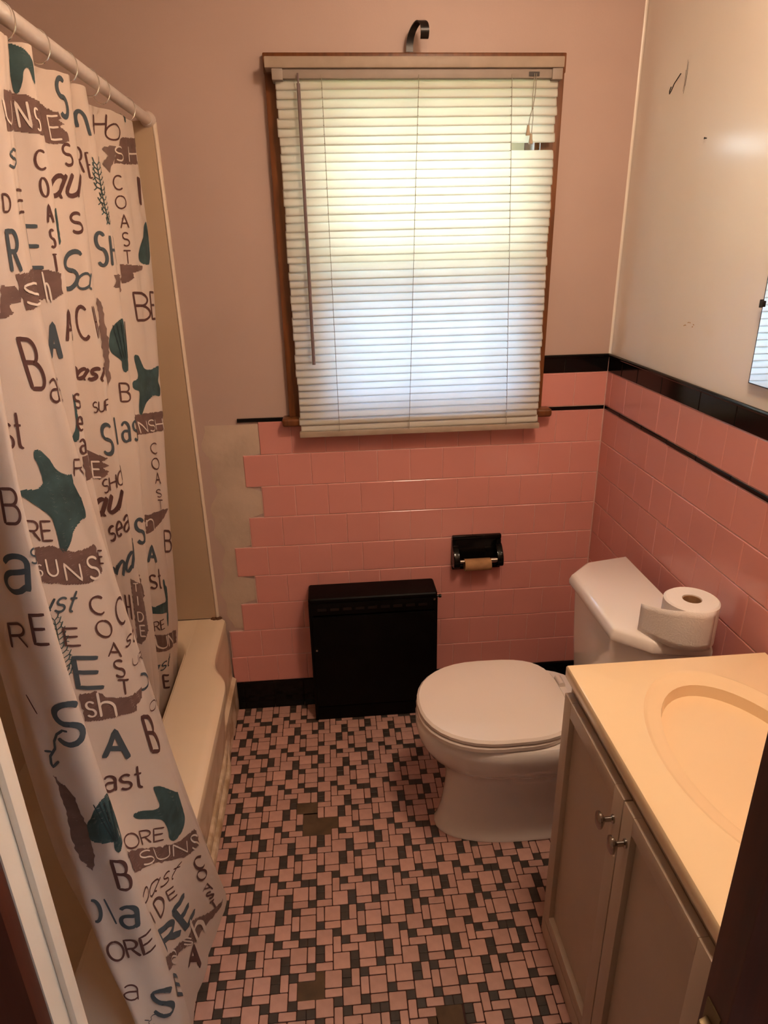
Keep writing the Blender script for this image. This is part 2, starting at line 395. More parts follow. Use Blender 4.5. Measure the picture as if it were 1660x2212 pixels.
# ------------------------------------------------------------------ window
win = thing('window_1', 'wood framed window behind the closed blind', 'window', (-.62, 0, 1.09)); del win['category']; win['kind'] = 'structure'
for a, c, n in ((-1.026, -.968, 'casing'), (-.272, -.216, 'casing')):
    MB().box(a, c, .0065, -.016, 1.098, 2.062).build(n, 'wood_trim', win, bevel=.004)
MB().box(-1.028, -.214, .0065, -.018, 2.018, 2.066).build('head_casing', 'wood_trim', win, bevel=.004)
MB().box(-1.048, -.188, .06, -.044, 1.072, 1.098).build('window_stool', 'wood_trim', win, bevel=.010, seg=4)
for a, c in ((WX0, WX0+.018), (WX1-.018, WX1)): MB().box(a, c, .004, .155, WZ0, WZ1).build('jamb', 'wood_trim', win)
MB().box(WX0, WX1, .004, .155, WZ1-.015, WZ1).build('head_jamb', 'wood_trim', win); MB().box(WX0, WX1, .05, .17, WZ0-.01, WZ0+.014).build('sill', 'wood_trim', win)
def sash(y, z0, z1, pane, nm):
    a, c = WX0+.019, WX1-.019; w = .045
    f = MB(); f.box(a, a+w, y, y+.035, z0, z1); f.box(c-w, c, y, y+.035, z0, z1); f.box(a+w, c-w, y, y+.035, z0, z0+w); f.box(a+w, c-w, y, y+.035, z1-w, z1)
    s = f.build(nm, 'sash_white', win)
    put(MB().box(a+w-.004, c-w+.004, y+.015, y+.019, z0+w-.004, z1-w+.004).build('pane', pane), s); s.children[0].matrix_parent_inverse = Matrix.Identity(4)
    return s
def put_id(o, parent): o.parent = parent; o.matrix_parent_inverse = Matrix.Identity(4)
sash(.065, WZ0+.015, 1.578, 'pane_lower', 'lower_sash'); sash(.105, 1.535, WZ1-.016, 'pane_upper', 'upper_sash')

# ------------------------------------------------------------------ venetian blind
BX0, BX1, BY = -.998, -.244, -.047
bl = thing('venetian_blind', 'closed white slatted blind hanging over the window, one slat broken short', 'blind', (-.62, -.05, 1.04))
NS = 44; ZT, ZB = 1.990, 1.073; pitch = (ZT-ZB)/(NS-1)
def slat_mesh(x0, x1):
    th = math.radians(71); w = .0265; q = MB(); rows = []
    for sgn in (1, -1):
        rr = []
        for k in range(6):
            f = k/5-.5; bow = .0022*(1-4*f*f)
            # local: along width f*w, bow outward to the room
            yy_ = -(math.cos(th)*f*w) - math.sin(th)*bow; zz_ = -math.sin(th)*f*w - math.cos(th)*bow*-1
            rr.append((yy_+(.00025 if sgn > 0 else -.00025), zz_))
        rows.append(rr if sgn > 0 else rr[::-1])
    prof = rows[0]+rows[1]
    xs = [x0, x0+.004]+list(np.linspace(x0+.05, x1-.05, 6))+[x1-.004, x1]
    rings = [[(x, y_*(.75 if i in (0, len(xs)-1) else 1), z_*(.86 if i in (0, len(xs)-1) else 1)) for y_, z_ in prof] for i, x in enumerate(xs)]
    q.loft(rings); me = bpy.data.meshes.new('slat'); me.from_pydata(q.v, [], q.f); me.materials.append(MATS['slat'])
    for p in me.polygons: p.use_smooth = True
    return me
SL = slat_mesh(BX0, BX1); SB = slat_mesh(BX0, -.368)
for i in range(NS):
    o = bpy.data.objects.new('slat', SB if i == 7 else SL); COL.objects.link(o)
    o.location = (random.uniform(-.0025, .0025)+.010*(i/NS)*.6, BY+random.uniform(-.0012, .0012), ZT-i*pitch); o.rotation_euler = (random.uniform(-.05, .05), random.uniform(-.0018, .0018)-.004, random.uniform(-.001, .001))
    put(o, bl)
    if i == 7: o['label'] = 'slat broken short at its right end'
MB().box(BX0-.002, BX1+.002, -.025, -.062, 1.998, 2.0195).build('headrail', 'blind_rail', bl, bevel=.002)
MB().box(-1.021, -.236, -.020, -.072, 2.0200, 2.0455).build('valance', 'blind_beige', bl, bevel=.003)
for a, c in ((BX0-.006, BX0+.022), (BX1-.022, BX1+.006)): MB().box(a, c, -.019, -.068, 1.994, 2.0198).build('end_bracket', 'blind_rail', bl, bevel=.002)
q = MB().box(BX0+.003, BX1+.012, -.037, -.060, 1.040, 1.058); q.build('bottom_rail', 'blind_beige', bl, bevel=.004)
for xa, xb in ((-.877, -.871), (-.622, -.652), (-.374, -.342)):
    q = MB(); q.tube([(xa, -.064, 2.006), (xa+(xb-xa)*.3, -.0635, 1.75), (xa+(xb-xa)*.7, -.0635, 1.35), (xb, -.0635, 1.075), (xb, -.061, 1.056)], .0009, 5)
    q.build('ladder_cord', 'cord', bl)
    q = MB()
    for i in range(0, NS, 1): 
        f = (2.0-(ZT-i*pitch))/.94; q.box(xa+(xb-xa)*f-.0016, xa+(xb-xa)*f+.0016, -.062, -.0595, ZT-i*pitch-.0135, ZT-i*pitch-.012)
    q.build('cord_loops', 'cord', bl)
q = MB().tube([(-.937, -.072, 2.008), (-.937, -.074, 1.985)], .0022, 6); q.tube([(-.937, -.074, 1.985), (-.9375, -.076, 1.62), (-.938, -.077, 1.268)], [.0046, .0046, .0048], 6); q.build('tilt_wand', 'wand', bl)
ck = MB(); ck.box(-.328, -.300, -.061, -.0645, 2.002, 2.012); ck.build('cord_lock', 'iron', bl)
lc = MB(); lc.tube([(-.314, -.066, 2.008), (-.3165, -.068, 1.96), (-.316, -.069, 1.926), (-.3215, -.069, 1.905), (-.323, -.069, 1.888)], .0010, 5)
lc.tube([(-.309, -.066, 2.008), (-.3095, -.068, 1.965), (-.3145, -.069, 1.928), (-.3125, -.069, 1.905), (-.3145, -.069, 1.868)], .0010, 5); lc.lathe([(.0005, -.003), (.0026, 0), (.0005, .003)], (-.315, -.069, 1.927), 8)
lift = lc.build('lift_cord', 'cord', bl)
for x, z in ((-.3245, 1.876), (-.3155, 1.856)):
    o = MB().lathe([(.002, .012), (.0034, .0115), (.0042, 0), (.0062, -.010), (.0055, -.013), (.001, -.013)], (x, -.069, z), 12).build('tassel', 'tassel', smooth='auto'); o.parent = lift; o.matrix_parent_inverse = lift.matrix_parent_inverse.inverted() @ Matrix.Identity(4) if False else Matrix.Identity(4)

# ------------------------------------------------------------------ iron bracket hook over the window
q = MB(); path = [(-.641, -.019, 2.066), (-.641, -.020, 2.086), (-.637, -.026, 2.104), (-.629, -.036, 2.119), (-.619, -.050, 2.127), (-.611, -.067, 2.121), (-.608, -.075, 2.107), (-.608, -.073, 2.093), (-.608, -.063, 2.085), (-.608, -.053, 2.089)]
wd = [.0092]*4+[.0096, .0105, .011, .011, .0105, .009]
for _ in range(2):
    path = [path[0]]+[tuple(a_*(1-k_)+b_*k_ for a_, b_ in zip(p_, q_)) for p_, q_ in zip(path[:-1], path[1:]) for k_ in (.25, .75)]+[path[-1]]
    wd = [wd[0]]+[a_*(1-k_)+b_*k_ for a_, b_ in zip(wd[:-1], wd[1:]) for k_ in (.25, .75)]+[wd[-1]]
rings = []
for i, p in enumerate(path):
    a = Vector(path[max(i-1, 0)]); c = Vector(path[min(i+1, len(path)-1)]); d = (c-a).normalized(); sx = Vector((1, 0, 0)); n = d.cross(sx).normalized(); p = Vector(p); w = wd[i]; t = .0016
    rings.append([p+sx*w+n*t, p-sx*w+n*t, p-sx*w-n*t, p+sx*w-n*t])
q.loft(rings)
hk = q.build('bracket_hook', 'iron', smooth='auto'); tag(hk, 'black iron hook curling up above the window head', 'hook')

# ------------------------------------------------------------------ tub surround and bathtub
sr = thing('tub_surround', 'cream tub surround panels with a rounded vertical edge beside the window wall', 'tub surround', (-1.7, 0, .4))
b = MB(); b.box(XL+.004, -1.334, .0055, -.004, .385, 1.915); b.build('back_panel', 'surround', sr, bevel=.002)
b = MB(); rings = []
for z in (.388, .8, 1.3, 1.7, 1.9, 1.912):
    k = 1 if z < 1.905 else .5
    rings.append([(-1.330+.0062*math.cos(a), .0055-.0115*k*math.sin(a), z) for a in np.linspace(0, PI, 9)])
b.loft(rings); b.build('edge_trim', 'paint_cream', sr, smooth='auto')
MB().box(XL+.0005, XL+.010, -.006, YF+.012, .385, 1.915).build('side_panel', 'surround', sr, bevel=.002)
MB().box(XL+.012, -1.31, YF+.0005, YF+.010, .385, 1.915).build('end_panel', 'surround', sr, bevel=.002)

tub = thing('bathtub', 'cream enamel bathtub with ribbed stained apron behind the curtain', 'bathtub', (-1.6, -.75, 0))
TZ = .383; TY0, TY1 = -.004, YF+.004
def xo(y):      # outer rim line: set back by the wall, then swelling out
    return -1.302+.056*(1/(1+math.exp((y+.325)*42)))
ys = list(np.linspace(TY0, -.22, 6))+list(np.linspace(-.24, -.42, 12))+list(np.linspace(-.5, TY1, 12))
rows = []
for y in ys:
    x = xo(y); bul = (x+1.302)/.056
    rb = -1.290+.012*bul
    prof = [(-1.405, TZ-.004), (-1.395, TZ), (x-.030, TZ), (x-.012, TZ-.003), (x-.003, TZ-.011), (x, TZ-.024), (x-.003, TZ-.045), (x-.012*bul-.001, TZ-.09), (x-.022*bul-.001, .20), (x-.030*bul-.001, .135)]
    # stepped ribs at the foot of the apron
    for k, zz in enumerate((.125, .088, .051)):
        xr = -1.290+.004*bul-.004*(2-k)*bul+.010*bul*(k/2)
        prof += [(xr+.004*bul, zz), (xr+.007*bul, zz-.006), (xr+.007*bul, zz-.022), (xr, zz-.030)]
    prof += [(rb, .012), (rb, .0005)]
    rows.append([(a, y, z) for a, z in prof])
MB().grid(rows).build('apron', 'tub_apron', tub, smooth='auto')
# rim deck and basin
def rrect(x0, x1, y0, y1, r, z, n=7):
    pts = []
    for cx, cy, a0 in ((x1-r, y1-r, 0), (x0+r, y1-r, PI/2), (x0+r, y0+r, PI), (x1-r, y0+r, 1.5*PI)):
        for k in range(n): a = a0+PI/2*k/(n-1); pts.append((cx+r*math.cos(a), cy+r*math.sin(a), z))
    return pts
outer = rrect(XL+.012, -1.396, TY1, TY0, .002, TZ)
rings = [outer, rrect(XL+.075, -1.398, TY1+.20, TY0-.085, .13, TZ), rrect(XL+.085, -1.405, TY1+.215, TY0-.095, .13, TZ-.006), rrect(XL+.095, -1.415, TY1+.24, TY0-.105, .13, TZ-.03),
         rrect(XL+.12, -1.44, TY1+.33, TY0-.13, .13, .20), rrect(XL+.15, -1.47, TY1+.40, TY0-.17, .12, .10), rrect(XL+.20, -1.52, TY1+.46, TY0-.24, .10, .075)]
q = MB().loft(rings, cap=False).add(rings[-1], [tuple(range(len(rings[-1])))]); q.build('basin', 'tub_enamel', tub, smooth='auto')
q = MB()
for k in range(5): q.lathe([(.001, .006), (.006+.002*k % 3*.001, .003), (.009, -.001)], (-1.345+.006*k, -.004-.003*(k % 2), TZ+.001), 7)
o = q.build('rust_spot', 'rust', tub); o['label'] = 'dark rusty crumbs in the far rim corner'

# ------------------------------------------------------------------ shower rod, rings, curtain
RODX, RODZ = -1.345, 1.917
rod = thing('shower_rod', 'pale metal shower curtain rod running to the back wall', 'curtain rod', (RODX, -.7, RODZ))
MB().tube([(RODX, .004, RODZ), (RODX, -.5, RODZ+.001), (RODX, YF+.001, RODZ+.002)], .0135, 18).build('tube', 'metal_white', rod, smooth='auto')
for y, s in ((.0055, -1), (YF+.0005, 1)): MB().lathe([(.001, 0), (.021, 0), (.021, s*.006), (.018, s*.012), (.0155, s*.02), (.0138, s*.02)], (RODX, y, RODZ), 20, 'y').build('flange', 'metal_white', rod, smooth='auto')

# --- hanging cloth
def cloth_grid(cols, NT=72, M=9):
    A = np.array(cols, float)                      # columns x 16 x 3
    K, n, _ = A.shape
    def cr(P, m):                                  # Catmull-Rom along axis 0
        P = np.concatenate([2*P[:1]-P[1:2], P, 2*P[-1:]-P[-2:-1]], 0)
        out = []
        for i in range(1, len(P)-2):
            p0, p1, p2, p3 = P[i-1], P[i], P[i+1], P[i+2]
            for k in range(m):
                u = k/m
                out.append(.5*((2*p1)+(p2-p0)*u+(2*p0-5*p1+4*p2-p3)*u*u+(3*p1-p0-3*p2+p3)*u**3))
        out.append(P[-2]); return np.array(out)
    B = np.transpose(A, (1, 0, 2))
    t = np.linspace(0, n-1, NT)
    i = np.minimum(t.astype(int), n-2); f = (t-i)[:, None, None]
    B = B[i]*(1-f)+B[i+1]*f                        # NT x K x 3
    for _ in range(3): B[1:-1] = (B[:-2]+2*B[1:-1]+B[2:])/4
    G = cr(np.transpose(B, (1, 0, 2)), M)          # Ns x NT x 3
    d = np.linalg.norm(np.diff(G, axis=0), axis=2).mean(1)
    S = np.concatenate([[0], np.cumsum(d)])
    N = cloth_normals(G)
    tt = np.linspace(0, 1.75, NT)
    # small hanging wrinkles
    W = .0042*np.sin(S[:, None]*50+2.2*np.sin(tt[None, :]*2.3))*np.clip(tt[None, :]*2, .25, 1)
    W = W+.0020*np.sin(S[:, None]*104-tt[None, :]*4)
    G = G+N*W[:, :, None]
    return G, S, tt, cloth_normals(G)
def cloth_normals(G):
    ds = np.gradient(G, axis=0); dt = np.gradient(G, axis=1)
    N = np.cross(dt, ds); return N/np.maximum(np.linalg.norm(N, axis=2, keepdims=True), 1e-9)
def cloth_eval(G, S, tt, N, s, t, off):
    s = np.clip(s, S[0], S[-1]); t = np.clip(t, tt[0], tt[-1])
    i = np.clip(np.searchsorted(S, s)-1, 0, len(S)-2); fs = ((s-S[i])/(S[i+1]-S[i]))[:, None]
    j = np.clip(np.searchsorted(tt, t)-1, 0, len(tt)-2); ft = ((t-tt[j])/(tt[j+1]-tt[j]))[:, None]
    def L(X): return (X[i, j]*(1-fs)+X[i+1, j]*fs)*(1-ft)+(X[i, j+1]*(1-fs)+X[i+1, j+1]*fs)*ft
    return L(G)+L(N)*off


COLS = [
[[-1.4382,-1.1132,1.882],[-1.4265,-1.1343,1.7645],[-1.4147,-1.1555,1.6471],[-1.4056,-1.1766,1.5296],[-1.3983,-1.1977,1.4121],[-1.3909,-1.2182,1.2947],[-1.3833,-1.2367,1.1772],[-1.3742,-1.2523,1.0597],[-1.3652,-1.2664,.9423],[-1.3527,-1.281,.8248],[-1.3382,-1.2979,.7073],[-1.2959,-1.3166,.5899],[-1.249,-1.3322,.4724],[-1.24,-1.3398,.3549],[-1.24,-1.3413,.2375],[-1.24,-1.3413,.12]],
[[-1.3882,-1.1632,1.882],[-1.3765,-1.1843,1.7645],[-1.3647,-1.2055,1.6471],[-1.3556,-1.2266,1.5296],[-1.3483,-1.2477,1.4121],[-1.3409,-1.2682,1.2947],[-1.3333,-1.2867,1.1772],[-1.3242,-1.3023,1.0597],[-1.3152,-1.3164,.9423],[-1.3027,-1.331,.8248],[-1.2882,-1.3479,.7073],[-1.2725,-1.3666,.5899],[-1.2426,-1.3822,.4724],[-1.236,-1.3898,.3549],[-1.236,-1.3913,.2375],[-1.236,-1.3913,.12]],
[[-1.333,-1.0679,1.882],[-1.3201,-1.1195,1.7645],[-1.3072,-1.1711,1.6471],[-1.2967,-1.2207,1.5296],[-1.2879,-1.2614,1.4121],[-1.2791,-1.2871,1.2947],[-1.2701,-1.2999,1.1772],[-1.2601,-1.3067,1.0597],[-1.2501,-1.3115,.9423],[-1.2401,-1.316,.8248],[-1.2287,-1.321,.7073],[-1.217,-1.3253,.5899],[-1.2052,-1.3282,.4724],[-1.2001,-1.3299,.3549],[-1.1966,-1.3306,.2375],[-1.193,-1.3307,.12]],
[[-1.4281,-1.0024,1.882],[-1.4158,-1.063,1.7654],[-1.4035,-1.1188,1.6489],[-1.3936,-1.162,1.5323],[-1.3855,-1.1886,1.4157],[-1.3774,-1.2013,1.2992],[-1.3692,-1.2061,1.1826],[-1.3598,-1.2069,1.066],[-1.3504,-1.2044,.9495],[-1.341,-1.2007,.8329],[-1.33,-1.1979,.7163],[-1.2799,-1.1945,.5998],[-1.2457,-1.1874,.4832],[-1.236,-1.1762,.3666],[-1.236,-1.1633,.2501],[-1.236,-1.1507,.1335]],
[[-1.3332,-.9223,1.882],[-1.3217,-.994,1.7665],[-1.3101,-1.0548,1.6511],[-1.301,-1.0904,1.5356],[-1.2938,-1.0996,1.4201],[-1.2865,-1.0964,1.3047],[-1.2792,-1.0915,1.1892],[-1.2705,-1.0848,1.0737],[-1.2619,-1.0734,.9583],[-1.2532,-1.0597,.8428],[-1.2427,-1.0476,.7273],[-1.2312,-1.0346,.6119],[-1.2196,-1.0153,.4964],[-1.2127,-.9884,.3809],[-1.2088,-.9588,.2655],[-1.205,-.9308,.15]],
[[-1.3532,-.8873,1.882],[-1.3433,-.9486,1.7832],[-1.3334,-1.0022,1.6844],[-1.3249,-1.04,1.5856],[-1.3179,-1.0593,1.4868],[-1.3118,-1.0637,1.388],[-1.3056,-1.0607,1.2892],[-1.2993,-1.0565,1.1904],[-1.2919,-1.0509,1.0916],[-1.2845,-1.0418,.9928],[-1.277,-1.0308,.894],[-1.2689,-1.0197,.7952],[-1.2596,-1.0091,.6964],[-1.2498,-.9972,.5976],[-1.2399,-.9807,.4988],[-1.2338,-.9579,.4]],
[[-1.3853,-.8933,1.882],[-1.3768,-.9428,1.7852],[-1.3682,-.9865,1.6884],[-1.3616,-1.0197,1.5916],[-1.3573,-1.0411,1.4948],[-1.3544,-1.0518,1.398],[-1.3516,-1.0544,1.3012],[-1.3487,-1.049,1.2044],[-1.348,-1.035,1.1076],[-1.3476,-1.0155,1.0108],[-1.3473,-.9932,.914],[-1.347,-.9705,.8172],[-1.3467,-.948,.7204],[-1.347,-.9252,.6236],[-1.3473,-.8995,.5268],[-1.3525,-.8708,.43]],
[[-1.3157,-.8579,1.882],[-1.3086,-.8937,1.7859],[-1.3016,-.9259,1.6897],[-1.2972,-.9537,1.5936],[-1.2963,-.9771,1.4975],[-1.2975,-.9949,1.4013],[-1.2987,-1.0032,1.3052],[-1.2999,-.9963,1.2091],[-1.3077,-.9705,1.1129],[-1.316,-.9367,1.0168],[-1.3244,-.9,.9207],[-1.3336,-.8626,.8245],[-1.3445,-.8253,.7284],[-1.3574,-.7879,.6323],[-1.3702,-.7506,.5361],[-1.3906,-.7132,.44]],
[[-1.3757,-.7672,1.882],[-1.3684,-.8069,1.7832],[-1.3612,-.8411,1.6844],[-1.3569,-.8682,1.5856],[-1.3564,-.8885,1.4868],[-1.3576,-.9018,1.388],[-1.3589,-.9058,1.2892],[-1.3614,-.8975,1.1904],[-1.3695,-.876,1.0916],[-1.3781,-.8461,.9928],[-1.3868,-.8143,.894],[-1.3967,-.7824,.7952],[-1.4088,-.7504,.6964],[-1.422,-.7185,.5976],[-1.4381,-.6866,.4988],[-1.4584,-.6546,.4]],
[[-1.3257,-.6766,1.882],[-1.3175,-.7247,1.7699],[-1.3092,-.7638,1.6577],[-1.3057,-.7898,1.5456],[-1.3071,-.8045,1.4335],[-1.3085,-.8108,1.3213],[-1.3099,-.8066,1.2092],[-1.319,-.789,1.0971],[-1.3288,-.7624,.9849],[-1.3386,-.7335,.8728],[-1.3502,-.7046,.7607],[-1.3652,-.6757,.6485],[-1.3801,-.6467,.5364],[-1.4039,-.6178,.4243],[-1.4244,-.5889,.3121],[-1.44,-.56,.2]],
[[-1.3807,-.628,1.882],[-1.3725,-.659,1.7699],[-1.3642,-.6866,1.6577],[-1.3607,-.7074,1.5456],[-1.3621,-.7215,1.4335],[-1.3635,-.7309,1.3213],[-1.3649,-.7338,1.2092],[-1.374,-.7268,1.0971],[-1.3838,-.7116,.9849],[-1.3936,-.6913,.8728],[-1.4052,-.6666,.7607],[-1.4202,-.6385,.6485],[-1.4351,-.61,.5364],[-1.4589,-.5854,.4243],[-1.4794,-.5666,.3121],[-1.495,-.5514,.2]],
[[-1.3257,-.5795,1.882],[-1.3175,-.5933,1.7699],[-1.3092,-.6094,1.6577],[-1.3057,-.625,1.5456],[-1.3071,-.6385,1.4335],[-1.3085,-.6511,1.3213],[-1.3099,-.661,1.2092],[-1.319,-.6647,1.0971],[-1.3288,-.6609,.9849],[-1.3386,-.6491,.8728],[-1.3502,-.6287,.7607],[-1.3652,-.6013,.6485],[-1.3801,-.5732,.5364],[-1.4039,-.5531,.4243],[-1.4244,-.5444,.3121],[-1.44,-.5427,.2]],
[[-1.3817,-.4576,1.882],[-1.3735,-.4793,1.7699],[-1.3652,-.4997,1.6577],[-1.3617,-.5174,1.5456],[-1.3631,-.5339,1.4335],[-1.3645,-.5507,1.3213],[-1.3659,-.5642,1.2092],[-1.375,-.5697,1.0971],[-1.3848,-.5665,.9849],[-1.3946,-.5554,.8728],[-1.4062,-.5358,.7607],[-1.4212,-.5084,.6485],[-1.4361,-.4779,.5364],[-1.4599,-.4515,.4243],[-1.4804,-.4352,.3121],[-1.496,-.4275,.2]],
[[-1.3427,-.3153,1.882],[-1.3345,-.3463,1.7699],[-1.3262,-.3717,1.6577],[-1.3227,-.3919,1.5456],[-1.3241,-.4119,1.4335],[-1.3255,-.4335,1.3213],[-1.3269,-.4513,1.2092],[-1.336,-.4589,1.0971],[-1.3458,-.4564,.9849],[-1.3556,-.446,.8728],[-1.3672,-.4274,.7607],[-1.3822,-.4001,.6485],[-1.3971,-.3666,.5364],[-1.4209,-.333,.4243],[-1.4414,-.3078,.3121],[-1.457,-.2931,.2]],
[[-1.3457,-.173,1.882],[-1.3375,-.2133,1.7699],[-1.3292,-.2437,1.6577],[-1.3257,-.2664,1.5456],[-1.3271,-.2899,1.4335],[-1.3285,-.3164,1.3213],[-1.3299,-.3384,1.2092],[-1.339,-.3482,1.0971],[-1.3488,-.3463,.9849],[-1.3586,-.3367,.8728],[-1.3702,-.319,.7607],[-1.3852,-.2917,.6485],[-1.4001,-.2553,.5364],[-1.4239,-.2145,.4243],[-1.4444,-.1805,.3121],[-1.46,-.1587,.2]],
[[-1.3907,-.138,1.882],[-1.3825,-.1783,1.7699],[-1.3742,-.2087,1.6577],[-1.3707,-.2314,1.5456],[-1.3721,-.2549,1.4335],[-1.3735,-.2814,1.3213],[-1.3749,-.3034,1.2092],[-1.384,-.3132,1.0971],[-1.3938,-.3113,.9849],[-1.4036,-.3017,.8728],[-1.4152,-.284,.7607],[-1.4302,-.2567,.6485],[-1.4451,-.2203,.5364],[-1.4689,-.1795,.4243],[-1.4894,-.1455,.3121],[-1.505,-.1237,.2]]]
G, S, TT, NN = cloth_grid(COLS)
ns, ntt = G.shape[:2]
curt = thing('shower_curtain', 'pale shower curtain printed with beach words, starfish and shells, hanging in folds', 'shower curtain', (-1.3, -.75, .12))
q = MB().grid([[tuple(G[i, j]) for j in range(ntt)] for i in range(ns)])
me = bpy.data.meshes.new('cloth'); me.from_pydata(q.v, [], q.f); me.materials.append(MATS['cloth'])
for p in me.polygons: p.use_smooth = True
o = bpy.data.objects.new('cloth', me); COL.objects.link(o); put(o, curt)
# --- lettering drawn with strokes: each letter is a list of polylines in a unit box
def arc(cx, cy, rx, ry, a0, a1, n=14): return [(cx+rx*math.cos(math.radians(a0+(a1-a0)*k/n)), cy+ry*math.sin(math.radians(a0+(a1-a0)*k/n))) for k in range(n+1)]
FONT = {
 'A': (.8, [[(0, 0), (.4, 1), (.8, 0)], [(.15, .36), (.65, .36)]]),
 'B': (.62, [[(0, 0), (0, 1), (.34, 1)]+arc(.34, .77, .25, .23, 90, -90)+[(0, .54)], [(.34, .54)]+arc(.34, .27, .28, .27, 90, -90)+[(0, 0)]]),
 'C': (.72, [arc(.42, .5, .42, .5, 50, 310)]),
 'D': (.72, [[(0, 0), (0, 1), (.25, 1)]+arc(.25, .5, .47, .5, 90, -90)+[(0, 0)]]),
 'E': (.56, [[(.56, 1), (0, 1), (0, 0), (.56, 0)], [(0, .52), (.5, .52)]]),
 'F': (.54, [[(.54, 1), (0, 1), (0, 0)], [(0, .52), (.46, .52)]]),
 'H': (.7, [[(0, 0), (0, 1)], [(.7, 0), (.7, 1)], [(0, .52), (.7, .52)]]),
 'I': (.12, [[(.06, 0), (.06, 1)]]),
 'N': (.72, [[(0, 0), (0, 1), (.72, 0), (.72, 1)]]),
 'O': (.86, [arc(.43, .5, .43, .5, 90, 450, 28)]),
 'P': (.58, [[(0, 0), (0, 1), (.3, 1)]+arc(.3, .74, .28, .26, 90, -90)+[(0, .48)]]),
 'R': (.62, [[(0, 0), (0, 1), (.32, 1)]+arc(.32, .75, .27, .25, 90, -90)+[(0, .5)], [(.28, .5), (.62, 0)]]),
 'S': (.60, [arc(.30, .755, .28, .245, 35, 270)+arc(.30, .255, .29, .255, 90, -145)]),
 'T': (.64, [[(0, 1), (.64, 1)], [(.32, 1), (.32, 0)]]),
 'U': (.68, [[(0, 1), (0, .34)]+arc(.34, .34, .34, .34, 180, 360)+[(.68, 1)]]),
 'a': (.62, [arc(.30, .67, .27, .32, 155, 0)+[(.57, 0)], [(.57, .55), (.30, .55)]+arc(.28, .275, .26, .275, 90, 270)+[(.42, .03), (.57, .16)]]),
 'c': (.56, [arc(.32, .5, .32, .5, 45, 315)]),
 'd': (.62, [arc(.29, .34, .28, .34, 40, 320), [(.58, 1), (.58, 0)]]),
 'e': (.62, [[(.04, .5), (.58, .5)]+arc(.31, .5, .27, .48, 0, 310)]),
 'h': (.56, [[(0, 1), (0, 0)], [(0, .38)]+arc(.27, .38, .27, .24, 170, 0)+[(.54, 0)]]),
 'l': (.14, [[(.07, 1), (.07, 0)]]),
 'n': (.60, [[(0, .9), (0, .35)], [(0, .5)]+arc(.29, .58, .29, .40, 170, 0)+[(.58, 0)]]),
 'o': (.62, [arc(.31, .5, .31, .5, 90, 450, 22)]),
 'p': (.5, [[(.02, 1)]+arc(.1, .5, .36, .5, 80, -80)+[(.02, 0)]]),
 's': (.54, [arc(.27, .75, .25, .25, 35, 270)+arc(.27, .25, .26, .25, 90, -145)]),
 't': (.40, [[(.2, 1), (.2, .15)]+arc(.32, .14, .12, .14, 180, 300), [(0, .64), (.4, .64)]]),
 'u': (.62, [[(0, .95), (0, .34)]+arc(.28, .34, .28, .32, 180, 360)+[(.56, .95)], [(.56, .95), (.56, .1), (.66, .02)]]),
 '@': (.66, [arc(.29, .46, .29, .46, 35, 330), [(.56, .92), (.54, .25)]+arc(.66, .2, .12, .18, 180, 290)]),
 '|': (.5, [[(0, 1), (.5, 0)]]),
}
XH = {'t': 1.42, 'l': 1.5, 'd': 1.5, 'h': 1.5}
def glyph_strokes(txt, style):
    """polylines in a unit square (0..1 wide for the whole word, 0..1 high)"""
    if txt == '~coral':
        rnd = random.Random(5); out = [[(.15, 1.0), (.30, .75), (.42, .5), (.60, .25), (.85, 0)]]
        for k in range(13):
            f = k/12; x, y = .15+.7*f, 1-f; l = rnd.uniform(.22, .62)*(1-.7*abs(f-.5))
            out.append([(x, y), (x-l*.55, y+.05), (x-l*.8, y+.13)]); out.append([(x, y), (x+l*.5, y+.07), (x+l*.7, y+.16)])
            out.append([(x-l*.5, y+.05), (x-l*.75, y+.0)]); out.append([(x+l*.45, y+.06), (x+l*.8, y+.05)])
        return out
    if txt == '~curl': return [[(1, .95), (.8, 1), (.55, .9), (.42, .7), (.45, .5), (.25, .3), (.3, .1), (.38, 0), (.62, .15)], [(0, .45), (.3, .42)]]
    gl = [FONT['@' if c == 'a' and style == 'i' else c] for c in txt]; gap = .16; tot = sum(g[0] for g in gl)+gap*(len(gl)-1); x = 0; out = []
    low = style == 'i' and any(c in 'tldh' for c in txt) or any(c in XH for c in txt) and txt.islower() and len(txt) > 1
    for c, (w, st) in zip(txt, gl):
        k = 1.0
        if low: k = 1.0 if c in XH else .68
        for s in st:
            out.append([((x+px)/tot+(.22*(py*k-.4) if style == 'i' else 0), py*k) for px, py in s])
        x += w+gap
    return out
def resample(pl, st):
    out = [pl[0]]
    for a, c in zip(pl[:-1], pl[1:]):
        n = max(1, int(math.hypot(c[0]-a[0], c[1]-a[1])/st)+1)
        out += [(a[0]+(c[0]-a[0])*k/n, a[1]+(c[1]-a[1])*k/n) for k in range(1, n+1)]
    return out
def ribbon(pl, hw):
    """flat ribbon in cloth coordinates, rounded joints from averaged normals"""
    n = len(pl); L = []; Rr = []
    for i, p in enumerate(pl):
        a = pl[max(i-1, 0)]; c = pl[min(i+1, n-1)]; dx, dy = c[0]-a[0], c[1]-a[1]; l = math.hypot(dx, dy) or 1e-9
        k = hw*(.72 if i in (0, n-1) else 1)
        L.append((p[0]-dy/l*k, p[1]+dx/l*k)); Rr.append((p[0]+dy/l*k, p[1]-dx/l*k))
    return L, Rr
INK = {'m': 'ink_maroon', 's': 'ink_slate', 'b': 'ink_brown', 'c': 'ink_coffee', 'w': 'ink_white', 'k': 'ink_teal', 't': 'ink_line'}
OFFS = {'f': .0010, 'g': .0016}
